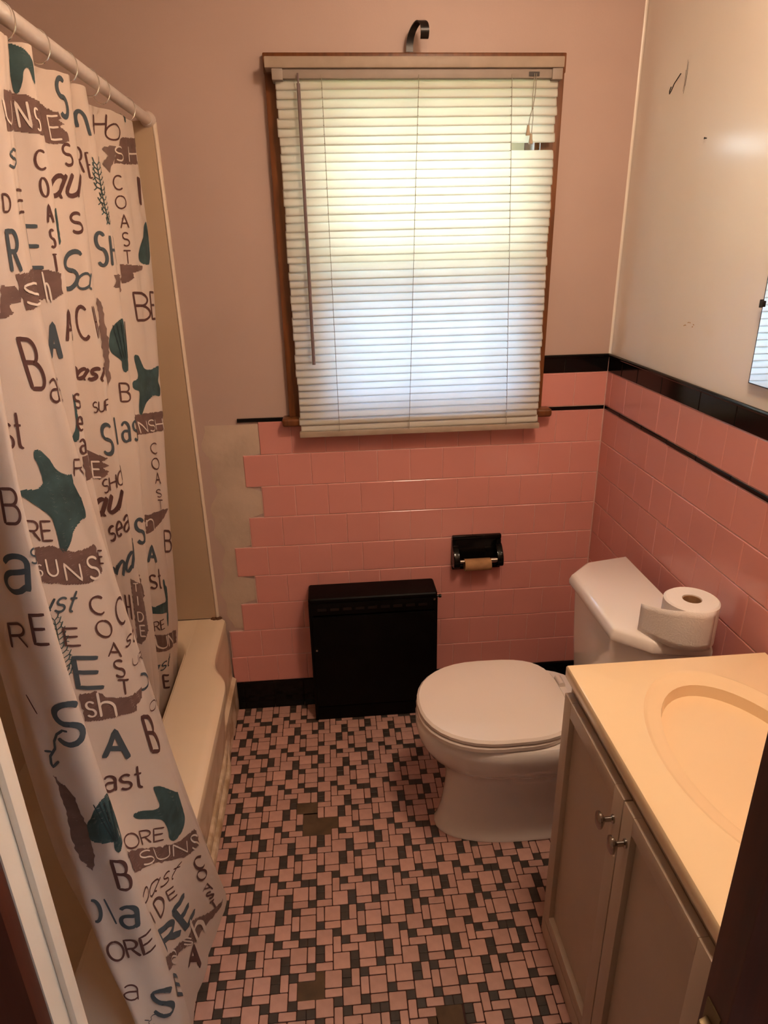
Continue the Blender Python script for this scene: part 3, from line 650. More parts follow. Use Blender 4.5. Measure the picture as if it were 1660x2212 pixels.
def to3(pts, off):
    a = np.array(pts); return [tuple(p) for p in cloth_eval(G, S, TT, NN, a[:, 0], a[:, 1], off)]
def print_obj(name, v, f, ink, off):
    me = bpy.data.meshes.new(name); me.from_pydata(to3(v, off), [], f); me.materials.append(MATS[INK[ink]])
    for p in me.polygons: p.use_smooth = True
    o = bpy.data.objects.new(name, me); COL.objects.link(o); put(o, curt); return o
def draw_word(txt, ink, w, style, q):
    p0 = (q[0], q[1]); rx = (q[2], q[3]); ux = (q[4], q[5]); hh = math.hypot(*ux); v = []; f = []
    for pl in glyph_strokes(txt, style):
        cl = [(p0[0]+rx[0]*a+ux[0]*b_, p0[1]+rx[1]*a+ux[1]*b_) for a, b_ in pl]
        cl = resample(cl, .004); hw = max(.0008, w*min(hh, 1.6*math.hypot(*rx)+.02)*.57)
        L_, R2 = ribbon(cl, hw); n0 = len(v)
        for a, c in zip(L_, R2): v += [a, ((a[0]+c[0])/2, (a[1]+c[1])/2), c]
        for i in range(len(cl)-1):
            for k in (0, 1): f.append((n0+i*3+k, n0+i*3+k+1, n0+i*3+k+4, n0+i*3+k+3))
    print_obj('printed_mark' if txt[0] in '~|' else 'printed_word', v, f, ink, .0018 if ink in 'wt' else .0013)
def draw_fill(ink, pts):
    # scanline fill in cloth coordinates, a little waved so the outline looks brushed
    n = len(pts); st = .0018; ts = [p[1] for p in pts]; v = []; f = []
    if max(p[0] for p in pts)-min(p[0] for p in pts) > .6: return
    dense = resample(pts+[pts[0]], .006)
    
    if ink == 'k':
        base = pts[:]
        for _ in range(2): base = [tuple(a_*(1-k_)+b_*k_ for a_, b_ in zip(p_, q_)) for p_, q_ in zip(base, base[1:]+base[:1]) for k_ in (.2, .8)]
        dense = resample(base+[base[0]], .006)
    am = .0002 if ink == 'k' else .0011; rr_ = random.Random(int(pts[0][0]*1e4)); dense = [(a+am*rr_.gauss(0, 1), b_+am*.6*rr_.gauss(0, 1)) for a, b_ in dense]; dense[-1] = dense[0]
    t = min(p[1] for p in dense)
    while t < max(p[1] for p in dense):
        tm = t+st/2; xs = []
        for a, c in zip(dense[:-1], dense[1:]):
            if (a[1] <= tm) != (c[1] <= tm): xs.append(a[0]+(tm-a[1])/(c[1]-a[1])*(c[0]-a[0]))
        xs.sort()
        for a, c in zip(xs[::2], xs[1::2]):
            k = max(1, int((c-a)/.006)+1); n0 = len(v)
            for i in range(k+1): s = a+(c-a)*i/k; v += [(s, t), (s, t+st)]
            f += [(n0+2*i, n0+2*i+2, n0+2*i+3, n0+2*i+1) for i in range(k)]
        t += st
    if v: print_obj({'b': 'printed_band', 'c': 'printed_band', 'k': 'printed_motif'}[ink], v, f, ink, .0008)
PRINTS = [
['f','k',[[.7159,.0005],[.7408,.0101],[.7495,.0188],[.7585,.0297],[.7551,.0701],[.7501,.0634],[.7471,.0455],[.7428,.0418],[.7363,.0469],[.7338,.0638],[.7263,.0833],[.7218,.0871],[.718,.0844],[.7156,.0622],[.7141,.045],[.7185,.0181]]],
['f','b',[[.4413,.0805],[.7225,.0858],[.7435,.0907],[.7533,.0955],[.9321,.0656],[.9496,.0699],[.977,.0732],[.9835,.0831],[.9767,.0867],[.993,.0922],[.9769,.0974],[.9972,.1048],[1.0008,.1175],[.9795,.1266],[.7542,.1545],[.7247,.1493],[.4421,.1357]]],
['g','U','w',.08,'p',[.4443,.1268,.0446,.0015,-.0063,-.0326]],
['g','N','w',.08,'p',[.7204,.1429,.0171,.0003,-.0027,-.0428]],
['g','S','w',.08,'p',[.7465,.1478,.0057,-.0009,-.0021,-.0377]],
['g','E','w',.08,'p',[.9505,.1239,.029,-.0042,-.005,-.0398]],
['g','S','s',.13,'p',[.9844,.0801,.026,-.0044,-.0049,-.0663]],
['g','n','s',.14,'p',[1.1561,.0914,.0194,-.0023,-.0046,-.0433]],
['g','H','m',.09,'p',[1.3468,.0601,.0369,-.0064,.0098,-.0415]],
['g','O','m',.09,'p',[1.3796,.068,.0528,-.0092,.0096,-.0354]],
['f','k',[[1.3831,-.0115],[1.4416,-.0196],[1.4692,-.0225],[1.4871,-.0106],[1.4817,.0133],[1.4687,.0125],[1.4699,.0009],[1.4233,-.0047]]],
['g','st','s',.09,'i',[.443,.183,.1099,.0132,-.0037,-.0363]],
['g','C','m',.1,'p',[.7351,.2132,.0157,-.0008,.0016,-.0322]],
['g','S','m',.12,'p',[.978,.1641,.0259,-.0047,-.0008,-.0358]],
['g','R','m',.08,'p',[1.1404,.1567,.0113,-.0002,.0014,-.0447]],
['g','E','m',.1,'p',[1.1597,.166,.0049,-.0003,-.0005,-.0448]],
['f','c',[[1.3657,.0855],[1.3937,.0757],[1.4111,.0785],[1.3958,.1066],[1.3778,.1343],[1.359,.1185],[1.3811,.0997]]],
['f','b',[[1.4407,.0517],[1.5326,.0381],[1.5247,.0991],[1.3942,.115],[1.4064,.0843]]],
['g','S','w',.1,'p',[1.3984,.1086,.0344,-.0053,.0034,-.0305]],
['g','H','w',.1,'p',[1.4614,.1021,.0589,-.0083,.0041,-.0341]],
['g','C','m',.1,'p',[1.3819,.1701,.0241,-.0013,.0029,-.03]],
['g','O','m',.1,'p',[1.3787,.21,.0299,-.001,.0026,-.0268]],
['g','A','m',.1,'p',[1.3834,.2516,.0235,-.0003,.0022,-.0287]],
['g','S','m',.1,'p',[1.3825,.2905,.0196,.0001,.0017,-.0289]],
['g','T','m',.1,'p',[1.379,.3296,.022,.0005,.0014,-.0291]],
['g','O','m',.09,'p',[.7382,.2583,.0112,-.0002,-.0002,-.0315]],
['g','A','m',.09,'p',[.7419,.3018,.0083,-.0001,-.0001,-.0304]],
['g','S','m',.09,'p',[.7427,.3442,.0057,.0001,-.0004,-.0306]],
['g','T','m',.09,'p',[.7426,.3855,.0059,.0003,-.0006,-.0295]],
['g','E','m',.1,'p',[.4586,.2441,.09,.0204,.0028,-.0296]],
['g','D','m',.1,'p',[.4224,.2375,.0122,.0012,.0007,-.0222]],
['g','au','m',.16,'i',[.9258,.227,.0885,-.0165,.0098,-.0419]],
['g','S','m',.14,'p',[.9741,.28,.0292,-.0059,.0014,-.0338]],
['g','~coral','k',.02,'p',[1.1488,.2526,.0399,-.0024,.0222,-.1105]],
['g','l','m',.22,'p',[1.4893,.1963,.0273,-.002,.0136,-.0646]],
['g','R','s',.11,'p',[.4212,.3127,.0165,.0025,.0006,-.0514]],
['g','E','s',.11,'p',[.7075,.3758,.0201,.0013,-.0009,-.07]],
['g','S','s',.12,'p',[1.1497,.3277,.0168,.0004,.0014,-.0618]],
['g','H','s',.1,'p',[1.1752,.3286,.0187,.0002,.0027,-.0569]],
['f','k',[[.7562,.2758],[.7664,.2762],[.7679,.2867],[.7737,.2929],[.768,.3148],[.7554,.3453],[.7555,.3159]]],
['f','k',[[1.5225,.2263],[1.5308,.256],[1.5222,.3147],[1.5039,.3366],[1.456,.3315],[1.4427,.3169],[1.4629,.2852]]],
['f','b',[[1.3625,.3299],[1.4618,.3361],[1.4566,.3449],[1.4018,.3501],[1.4051,.3625],[1.3821,.37],[1.3576,.3721]]],
['f','b',[[.426,.3166],[.7228,.3801],[.7513,.3892],[.75,.423],[.7349,.4338],[.4351,.3652],[.4264,.3377]]],
['g','s','w',.1,'p',[.4261,.3537,.0935,.0375,.0103,-.0257]],
['g','h','w',.08,'p',[.727,.4355,.0058,.0006,-.0029,-.0514]],
['f','b',[[.3983,.33],[.4201,.3309],[.4314,.3407],[.4256,.3518],[.4073,.3529],[.413,.3643],[.3954,.3712],[.3885,.3717]]],
['g','S','s',.09,'i',[.9219,.3929,.0467,-.0123,.0236,-.0728]],
['g','a','s',.12,'i',[.9686,.3798,.0387,-.0095,.0064,-.0312]],
['f','c',[[1.1761,.3474],[1.3579,.3517],[1.3538,.3906],[1.1763,.3718],[1.1714,.37],[1.1801,.3598]]],
['g','A','m',.1,'p',[.7485,.5067,.016,.0011,.0006,-.054]],
['g','C','m',.09,'p',[.9573,.4747,.0276,-.0081,-.0013,-.0596]],
['g','H','m',.08,'p',[1.0078,.4586,.0057,-.0015,-.0097,-.0552]],
['g','B','m',.08,'p',[1.4022,.4577,.0717,.0062,-.0068,-.0633]],
['g','E','m',.08,'p',[1.478,.4624,.0416,.0033,-.0005,-.0638]],
['f','c',[[1.1374,.3888],[1.1469,.397],[1.1499,.4744],[1.1443,.5562],[1.1375,.5677],[1.1363,.5037]]],
['f','k',[[1.1899,.4343],[1.1795,.4342],[1.167,.4421],[1.1565,.4564],[1.1507,.4808],[1.1532,.5001],[1.1729,.5177],[1.1713,.532],[1.1749,.5442],[1.1889,.5411],[1.1906,.4871]]],
['g','|','t',.02,'p',[1.1548,.5115,.0185,.0027,.0073,-.0672]],
['g','|','t',.02,'p',[1.1616,.5126,.0161,.0025,.0083,-.0698]],
['g','|','t',.02,'p',[1.1683,.5137,.0146,.0024,.0108,-.0722]],
['g','|','t',.02,'p',[1.3449,.5378,.0082,.0011,.0099,-.0829]],
['g','A','s',.14,'p',[.7187,.5345,.0169,.0024,.0018,-.062]],
['g','B','m',.08,'p',[.4129,.4666,.0259,.0068,-.005,-.0691]],
['g','as','m',.1,'p',[.4393,.4938,.0479,.0274,.0063,-.0304]],
['g','oast','m',.17,'i',[.9086,.5647,.104,-.0307,.0076,-.0335]],
['f','k',[[1.3728,.5333],[1.3946,.5364],[1.4053,.5563],[1.4158,.5747],[1.4582,.582],[1.4924,.5744],[1.4868,.6006],[1.4791,.6147],[1.4894,.6323],[1.485,.655],[1.4582,.6436],[1.4174,.6486],[1.3955,.6668],[1.3784,.6798],[1.371,.6688],[1.3755,.6398],[1.3841,.6211],[1.3588,.6106],[1.3589,.5924],[1.3784,.5905],[1.3852,.5806],[1.3751,.5553]]],
['g','B','m',.08,'p',[1.1616,.602,.0204,.0044,.0003,-.0386]],
['g','SUF','m',.1,'p',[.9647,.6146,.0434,-.0209,.003,-.0218]],
['g','s','s',.1,'p',[.9726,.6973,.027,-.0098,.0062,-.0642]],
['g','l','s',.1,'p',[1.14,.6904,.004,.0011,-.0008,-.0598]],
['g','a','s',.11,'p',[1.1539,.688,.0179,.0046,.0009,-.0431]],
['g','s','s',.11,'p',[1.1803,.6915,.0146,.0041,-.0005,-.0421]],
['f','b',[[1.1882,.6432],[1.4917,.6922],[1.4901,.7426],[1.1917,.6913]]],
['g','NSH','w',.09,'p',[1.3705,.7188,.1208,.0199,-.0082,-.0297]],
['g','C','m',.1,'p',[1.4169,.7837,.0369,.0102,-.003,-.0282]],
['g','O','m',.1,'p',[1.4186,.8256,.0453,.0136,-.0032,-.0305]],
['g','A','m',.1,'p',[1.4289,.8686,.0368,.012,-.0033,-.0315]],
['g','s','m',.13,'p',[.747,.63,.0141,.0027,.001,-.0265]],
['g','e','m',.13,'p',[.7458,.6735,.0148,.0034,.0014,-.0272]],
['g','a','m',.13,'p',[.7441,.7185,.0126,.0034,.0024,-.0279]],
['f','k',[[.746,.6003],[.7496,.6157],[.7504,.6517],[.7474,.6909],[.7375,.6947],[.7311,.687],[.7454,.6658],[.7466,.627]]],
['g','st','m',.07,'p',[.3495,.5391,.0259,.0042,.0068,-.0489]],
['g','R','m',.09,'p',[.4434,.6127,.0278,.0216,.0085,-.0216]],
['f','b',[[.7469,.7274],[.9824,.7027],[.9629,.7191],[.9831,.7195],[.9642,.7325],[.9805,.7346],[.9504,.7655],[.7433,.7761]]],
['g','E','w',.09,'p',[.9328,.7671,.0209,-.0096,.0031,-.037]],
['f','k',[[.3881,.5496],[.3962,.5504],[.407,.5668],[.4137,.5885],[.4307,.6037],[.4401,.6062],[.4374,.6219],[.4455,.6535],[.4448,.6827],[.4323,.6794],[.4129,.6842],[.4031,.7009],[.3881,.7145],[.3831,.7059],[.3857,.6806],[.3854,.6523],[.3718,.6332],[.3606,.6216],[.3442,.6016],[.3571,.6016],[.3773,.6067],[.389,.5989],[.388,.57],[.3849,.5606]]],
['g','SHORE','m',.09,'p',[.9541,.7955,.1087,-.0847,.0016,-.0311]],
['g','S','m',.1,'p',[1.4303,.9064,.0367,.0129,-.0022,-.0222]],
['g','T','m',.1,'p',[1.4362,.9456,.0359,.0135,-.0024,-.0294]],
['g','B','m',.08,'p',[.1058,.595,.0203,.0005,.0025,-.0425]],
['g','RE','m',.09,'p',[.3417,.6768,.035,.0111,.0047,-.0299]],
['f','b',[[.346,.6892],[.3726,.6954],[.4042,.719],[.4282,.7247],[.443,.7285],[.446,.7557],[.4434,.7798],[.4166,.7794],[.388,.7693],[.3423,.7453],[.3437,.7168]]],
['g','U','w',.09,'p',[.353,.7386,.0153,.006,.0033,-.0271]],
['g','N','w',.09,'p',[.3778,.7569,.0229,.0105,.0032,-.0281]],
['g','S','w',.09,'p',[.4122,.7705,.0211,.0152,.0071,-.0351]],
['g','S','w',.1,'p',[.3386,.7342,.0067,.002,.0035,-.0179]],
['g','a','s',.13,'p',[.0759,.6877,.0407,-.0057,.0095,-.049]],
['g','s','s',.12,'p',[.125,.6464,.012,.0023,.0049,-.0183]],
['g','ust','s',.1,'i',[.3271,.7903,.0485,.0208,.0101,-.032]],
['g','au','m',.17,'i',[.9137,.8764,.0835,-.0621,.0052,-.0466]],
['g','sea','m',.11,'p',[.9469,.9241,.068,-.0676,.0035,-.0404]],
['g','S','s',.12,'p',[1.1653,.9382,.0265,.0088,-.0012,-.0624]],
['f','b',[[1.366,.9332],[1.4967,.9638],[1.4736,.9837],[1.4157,.9886],[1.3661,.9877]]],
['g','n','w',.1,'p',[1.3695,.9777,.0293,.0126,0,-.0338]],
['g','B','m',.08,'p',[1.4637,1.0876,.0373,.0165,.0024,-.0665]],
['g','A','s',.14,'p',[1.365,1.0742,.0272,.0115,-.0001,-.0524]],
['g','and','s',.1,'i',[.912,1.0735,.0993,-.116,.0037,-.0631]],
['g','E','m',.1,'p',[.4414,.7637,.0096,.0091,.0044,-.0199]],
['g','st','m',.08,'p',[1.3651,1.1596,.0424,.0214,-.0007,-.0659]],
['f','c',[[.9891,1.0072],[1.1596,1.0183],[1.1668,1.0887],[1.0207,1.1605],[1.008,1.192],[.9954,1.2168],[.9774,1.2233],[.9815,1.14]]],
['g','T','w',.1,'p',[.9923,1.044,.0156,-.0077,.0018,-.0255]],
['g','I','w',.1,'p',[.9948,1.0859,.0091,-.0048,.0018,-.0304]],
['g','D','w',.1,'p',[.9917,1.1397,.0177,-.0104,.0015,-.031]],
['g','E','w',.1,'p',[.9934,1.189,.0169,-.0108,.0011,-.0371]],
['f','k',[[1.4198,1.1614],[1.4318,1.1649],[1.4357,1.1902],[1.4469,1.202],[1.4464,1.2423],[1.4406,1.2738],[1.4371,1.3125],[1.4283,1.3424],[1.4225,1.3392],[1.423,1.299],[1.4313,1.2878],[1.3775,1.2592],[1.3451,1.2425],[1.3507,1.179],[1.3595,1.149],[1.3619,1.1908],[1.3671,1.2338],[1.3957,1.2302],[1.4331,1.2497],[1.4254,1.202]]],
['g','C','m',.1,'p',[.3974,.8282,.0227,.0156,.0056,-.0305]],
['g','O','m',.1,'p',[.3946,.871,.0254,.0188,.0054,-.0288]],
['g','A','m',.1,'p',[.4009,.917,.0219,.0189,.0051,-.0267]],
['g','S','m',.1,'p',[.4004,.9591,.0168,.0148,.0058,-.031]],
['g','T','m',.1,'p',[.3973,.9963,.0183,.0165,.0052,-.0284]],
['g','C','m',.09,'p',[.4379,.8793,.0221,.026,.0148,-.0371]],
['g','H','m',.09,'p',[.9558,1.157,.0139,-.0087,.005,-.0847]],
['g','R','m',.1,'p',[.0596,.7719,.0287,-.0084,.0033,-.0342]],
['g','E','m',.1,'p',[.1032,.7547,.0176,.0011,.0034,-.0406]],
['g','E','m',.1,'p',[.3444,.8607,.0207,.0104,.0039,-.031]],
['g','~coral','k',.02,'p',[.3113,.9068,.0256,.0105,.0258,-.0956]],
['g','E','s',.11,'p',[.3409,.9426,.0362,.0219,.0069,-.0571]],
['g','st','m',.12,'i',[.4393,.9324,.0349,.0284,.0172,-.0133]],
['g','URF','m',.1,'p',[.4418,.9783,.06,.0579,.0053,-.0119]],
['g','RE','m',.09,'p',[1.3685,1.3242,.0355,.0068,-.0015,-.0373]],
['f','b',[[1.1896,1.236],[1.508,1.4181],[1.5147,1.4815],[1.3756,1.4152]]],
['g','UN','w',.09,'p',[1.3735,1.3972,.0914,.0479,-.007,-.0536]],
['g','pl','s',.1,'p',[.4398,1.0322,.0523,.0647,.0222,-.0252]],
['g','ast','s',.1,'i',[1.3611,1.5013,.0666,.0045,-.0011,-.0469]],
['g','E','m',.09,'p',[1.4012,1.5872,.0273,.0235,-.0069,-.0608]],
['g','OR','m',.09,'p',[.443,1.0928,.0592,.0632,.008,-.0118]],
['f','b',[[.3386,.9561],[.3621,.9629],[.3799,.9892],[.4043,1.0091],[.4362,1.026],[.4452,1.0326],[.4362,1.0446],[.4137,1.0394],[.4213,1.052],[.3945,1.0401],[.368,1.0273],[.3339,1.0121]]],
['g','s','w',.1,'p',[.3386,1.0035,.0115,.0064,.004,-.0296]],
['g','h','w',.08,'p',[.357,1.0145,.0236,.0175,.0062,-.048]],
['g','|','m',.05,'p',[.0533,.8721,.0172,-.0044,.0085,-.0318]],
['g','S','s',.12,'p',[.0901,.9048,.0362,.0042,.0116,-.0619]],
['g','~curl','s',.05,'p',[.058,.9543,.0358,-.0089,.0178,-.0628]],
['g','A','s',.15,'p',[.3407,1.0982,.0337,.0267,.0108,-.0556]],
['g','B','m',.08,'p',[.4146,1.1498,.0181,.0239,.0053,-.0798]],
['g','ast','m',.09,'p',[.3204,1.1618,.054,.0362,.0126,-.0419]],
['f','b',[[.0684,.9646],[.0742,.9754],[.0806,.9798],[.0894,.9989],[.0943,1.0489],[.0904,1.105],[.0824,1.1269],[.0759,1.1179],[.0702,1.1066],[.0665,1.0745],[.0711,1.0169]]],
['f','k',[[.1388,1.0017],[.1229,1.0051],[.1119,1.0171],[.1071,1.0277],[.0946,1.0434],[.0905,1.0662],[.0944,1.0737],[.1179,1.077],[.1237,1.0783],[.1208,1.0905],[.1251,1.1026],[.1347,1.0908],[.1395,1.0526]]],
['g','|','t',.02,'p',[.0998,1.0644,.0236,.0112,.0145,-.0574]],
['g','|','t',.02,'p',[.1053,1.0633,.0199,.0138,.0154,-.0559]],
['g','|','t',.02,'p',[.1103,1.0642,.0166,.0145,.0166,-.0547]],
['g','|','t',.02,'p',[.1157,1.0673,.0125,.0125,.0179,-.0539]],
['f','k',[[.3885,1.2139],[.4029,1.2282],[.4156,1.2554],[.429,1.2852],[.4302,1.2705],[.423,1.3172],[.4179,1.345],[.4006,1.3582],[.3732,1.3546],[.3658,1.3399],[.3732,1.316],[.3733,1.2882],[.3561,1.2665],[.3386,1.2489],[.3356,1.2353],[.3484,1.2368],[.3703,1.2581],[.3827,1.2613],[.3862,1.2369]]],
['g','ORE','m',.1,'p',[.2837,1.2624,.0729,.0654,.0119,-.022]],
['f','b',[[.1375,1.1184],[.2991,1.2802],[.3372,1.3262],[.3654,1.3539],[.4054,1.3811],[.4283,1.3981],[.4283,1.4234],[.4228,1.4468],[.3761,1.4097],[.3348,1.3652],[.302,1.3275],[.2722,1.3004],[.1364,1.1505]]],
['g','SUN','w',.09,'p',[.2878,1.311,.0998,.0995,.0095,-.0234]],
['g','S','w',.08,'p',[.3997,1.4191,.0185,.0351,.0105,-.0309]],
['g','C','m',.1,'p',[.3938,1.4897,.0239,.0277,-.0023,-.0453]],
['g','O','m',.1,'p',[.3886,1.5238,.0265,.0311,-.0023,-.0385]],
['g','A','m',.1,'p',[.388,1.563,.0283,.0521,.0049,-.0207]],
['g','S','m',.1,'p',[.3981,1.6168,.0177,.0271,-.0052,-.0341]],
['g','T','m',.1,'p',[.4019,1.6686,.0144,.0193,-.0049,-.0388]],
['g','B','m',.08,'p',[.1118,1.1604,.0154,.0106,.0011,-.0531]],
['g','oast','m',.09,'i',[.2319,1.3231,.1099,.1006,.0185,-.0187]],
['g','p','s',.13,'p',[.0641,1.2118,.0112,.0023,.0029,-.0368]],
['g','l','s',.13,'p',[.0934,1.2246,0,0,-.0079,-.0479]],
['g','a','s',.14,'p',[.0994,1.2307,.023,.011,.005,-.0396]],
['g','I','m',.1,'p',[.2275,1.3688,.007,.0082,.0023,-.0269]],
['g','D','m',.1,'p',[.2528,1.3927,.0308,.0243,.0007,-.0364]],
['g','E','m',.1,'p',[.2947,1.4218,.0233,.0222,.0012,-.0243]],
['g','R','s',.13,'p',[.2297,1.4467,.0618,.0702,-.0067,-.0607]],
['g','E','s',.11,'p',[.3072,1.5339,.0469,.0364,-.0145,-.086]],
['f','b',[[.1512,1.359],[.2639,1.4997],[.3038,1.5634],[.3341,1.5673],[.3845,1.6448],[.4319,1.7094],[.4228,1.7148],[.3822,1.6732],[.3269,1.6288],[.2911,1.5654],[.2523,1.5047],[.1421,1.3799]]],
['g','h','w',.08,'p',[.3285,1.6325,.0373,.0427,-.0047,-.0863]],
['g','s','w',.1,'p',[.2881,1.549,.0226,.0541,.0025,-.0171]],
['g','a','w',.1,'p',[.233,1.4867,.0191,.0375,.0099,-.02]],
['g','ORE','m',.1,'p',[.0681,1.2852,.0655,.014,.0005,-.034]],
['g','a','m',.1,'p',[.0622,1.3539,.0247,.0161,.0082,-.0244]],
['g','S','s',.11,'p',[.1025,1.4108,.0289,.0441,.0095,-.0455]],
['g','A','m',.13,'p',[.2893,1.6306,.026,.0667,.0082,-.0551]],
['g','E','s',.13,'p',[.1512,1.451,.0369,.0624,.0089,-.0342]],
['g','~curl','s',.05,'p',[.0788,1.4191,.0319,.0296,.0068,-.0218]]]
for e in PRINTS:
    if e[0] == 'f': draw_fill(e[1], [tuple(p) for p in e[2]])
for e in PRINTS:
    if e[0] == 'g': draw_word(*e[1:])
# rings
RY = [-.875, -.742, -.610, -.482, -.408, -.205]
RL = ['thin wire curtain ring nearest the camera', 'thin wire curtain ring second from the camera', 'thin wire curtain ring third along the rod', 'thin wire curtain ring fourth along the rod, just before a close pair', 'thin wire curtain ring fifth along the rod, right of the close pair', 'thin wire curtain ring at the far end by the wall']
for y, lb in zip(RY, RL):
    i = int(np.argmin(abs(G[:, 0, 1]-y)+.0*abs(G[:, 0, 0]-RODX))); top = G[i, 1]
    c = []
    for k in range(22):
        a = -.35*PI+2*PI*.86*k/21
        c.append((RODX+.0185*math.sin(a), y+.006*math.cos(a), RODZ-.009+.026*math.cos(a)))
    o = MB().tube(c, .0011, 6).build('curtain_ring', 'chrome', smooth='auto'); tag(o, lb, 'curtain ring', 'curtain rings on the shower rod')

# ------------------------------------------------------------------ radiator cabinet
rc = thing('radiator_cover', 'black metal radiator cabinet standing against the tiles under the window', 'radiator cover', (-.78, -.06, 0))
RX0, RX1, RYF, RZ = -1.003, -.563, -.118, .497
b = MB(); b.box(RX0, RX1, -.0035, RYF+.004, RZ-.02, RZ); b.build('top', 'black_metal', rc, bevel=.012, seg=3)
for a, c in ((RX0, RX0+.012), (RX1-.012, RX1)): MB().box(a, c, -.0225, RYF+.004, .0005, RZ-.018).build('side', 'black_metal', rc, bevel=.003)
MB().box(RX0+.010, RX1-.010, RYF+.010, RYF, .062, RZ-.070).build('front_panel', 'black_metal', rc, bevel=.003)
b = MB().box(RX0+.010, RX1-.010, RYF+.012, RYF+.003, RZ-.064, RZ-.018); b.build('upper_rail', 'black_metal', rc, bevel=.003)
MB().box(RX0+.012, RX1-.012, RYF+.014, RYF+.006, .0005, .056).build('kick_panel', 'black_metal', rc, bevel=.002)
MB().box(RX0+.012, RX1-.012, -.024, -.030, .001, RZ-.02).build('back_plate', 'black_metal', rc)
for k in range(9): MB().box(RX0+.030+k*.043, RX0+.060+k*.043, RYF+.004, RYF+.001, RZ-.046, RZ-.036).build('louvre', 'iron', rc)
MB().lathe([(.001, .016), (.006, .015), (.007, .008), (.004, .006), (.004, -.002)], (RX1+.001, RYF+.03, RZ-.028), 12, 'x').build('damper_knob', 'iron', rc, smooth='auto')
for x, z in ((RX0+.02, .30), (RX1-.012, RZ-.022)): MB().lathe([(.0005, -.004), (.004, -.003), (.0045, 0)], (x, RYF, z), 10, 'y').build('screw', 'nickel', rc)

# ------------------------------------------------------------------ toilet paper holder
tp = thing('toilet_paper_holder', 'black ceramic toilet paper holder set into the pink tiles', 'paper holder', (-.41, 0, .59))
x0, x1, z0, z1 = TPX0, TPX1, TPZ0, TPZ1
f = MB(); t = .016
f.box(x0, x1, .006, -.014, z1-t, z1); f.box(x0, x1, .006, -.014, z0, z0+t); f.box(x0, x0+t, .006, -.014, z0+t, z1-t); f.box(x1-t, x1, .006, -.014, z0+t, z1-t)
f.build('frame', 'tile_black', tp, bevel=.004)
MB().box(x0+t*.5, x1-t*.5, .0058, -.002, z0+t*.5, z1-t*.5).build('niche', 'tile_black', tp)
for xa, s in ((x0+.010, 1), (x1-.010, -1)):
    rings = []
    for k, (yy_, hh_, zc) in enumerate(((-.012, .040, .585), (-.026, .036, .582), (-.042, .028, .576), (-.054, .018, .571), (-.058, .008, .569))):
        rings.append([(xa+s*.011*(-1 if c_ in (0, 3) else 1), yy_, zc+hh_*(1 if c_ < 2 else -1)) for c_ in range(4)])
    MB().loft(rings).build('ear', 'tile_black', tp, bevel=.005, seg=3)
MB().tube([(x0+.02, -.046, .574), (x1-.045, -.046, .575), (x1-.044, -.046, .575), (x1-.02, -.046, .575)], [.007, .007, .0095, .0095], 12).build('roller', 'nickel', tp, smooth='auto')
q = MB(); L0, L1 = x0+.037, x1-.043; n = 20; rings = []
for x, r in ((L0, .0215), (L1, .0215), (L1, .0203), (L0, .0203), (L0, .0215)):
    rings.append([(x, -.046+r*math.cos(2*PI*k/n), .574-.0135+r*math.sin(2*PI*k/n)) for k in range(n)])
q.loft(rings, cap=False); o = q.build('cardboard_tube', 'cardboard', smooth='auto'); tag(o, 'empty brown cardboard tube left on the black paper holder', 'cardboard tube')

# ------------------------------------------------------------------ toilet
to = thing('toilet', 'white china toilet with closed lid between radiator cabinet and vanity', 'toilet', (-.4, -.606, 0))
CYT = -.606
def egg(xf, xb, hw, z, n=36, e=2.2, eb=3.2, cxf=.52):
    """closed outline, rounder at the front (xf, most negative x), squarer at the back"""
    cx = xf+(xb-xf)*cxf; pts = []
    for k in range(n):
        a = 2*PI*k/n; c, s = math.cos(a), math.sin(a)
        ex = e if c < 0 else eb
        rx = (cx-xf) if c < 0 else (xb-cx)
        pts.append((cx+rx*math.copysign(abs(c)**(2/ex), c), CYT+hw*math.copysign(abs(s)**(2/ex), s), z))
    return pts
secs = [(-.648, -.195, .098, .0005), (-.648, -.195, .098, .010), (-.640, -.20, .091, .022), (-.628, -.21, .085, .07), (-.618, -.21, .082, .14), (-.616, -.21, .084, .19), (-.624, -.20, .094, .225), (-.648, -.19, .125, .258), (-.676, -.19, .153, .290), (-.694, -.19, .171, .325), (-.702, -.20, .180, .360), (-.703, -.20, .181, .386), (-.698, -.205, .176, .394)]
rings = [egg(*s, e=2.15) for s in secs]
q = MB().loft(rings); q.build('bowl', 'china', to, smooth='auto')
def slab(rows, nm, m):
    q = MB().loft([egg(*r[:4], e=2.2, eb=3.4, cxf=.50) for r in rows]); return q.build(nm, m, to, smooth='auto')
slab([(-.694, -.30, .172, .396), (-.699, -.296, .177, .399), (-.700, -.295, .178, .410), (-.697, -.298, .175, .414)], 'seat', 'seat_plastic')
slab([(-.688, -.298, .170, .4155), (-.697, -.290, .178, .419), (-.698, -.289, .179, .428), (-.692, -.294, .173, .434), (-.66, -.32, .14, .4375), (-.6, -.38, .08, .4385)], 'lid', 'seat_plastic')
MB().box(-.286, -.262, CYT-.088, CYT+.088, .395, .412).build('hinge_bar', 'seat_plastic', to, bevel=.005)
for s in (-1, 1): MB().tube([(-.275, CYT+s*.072-.02, .416), (-.275, CYT+s*.072+.02, .416)], .010, 12).build('hinge', 'seat_plastic', to, smooth='auto')
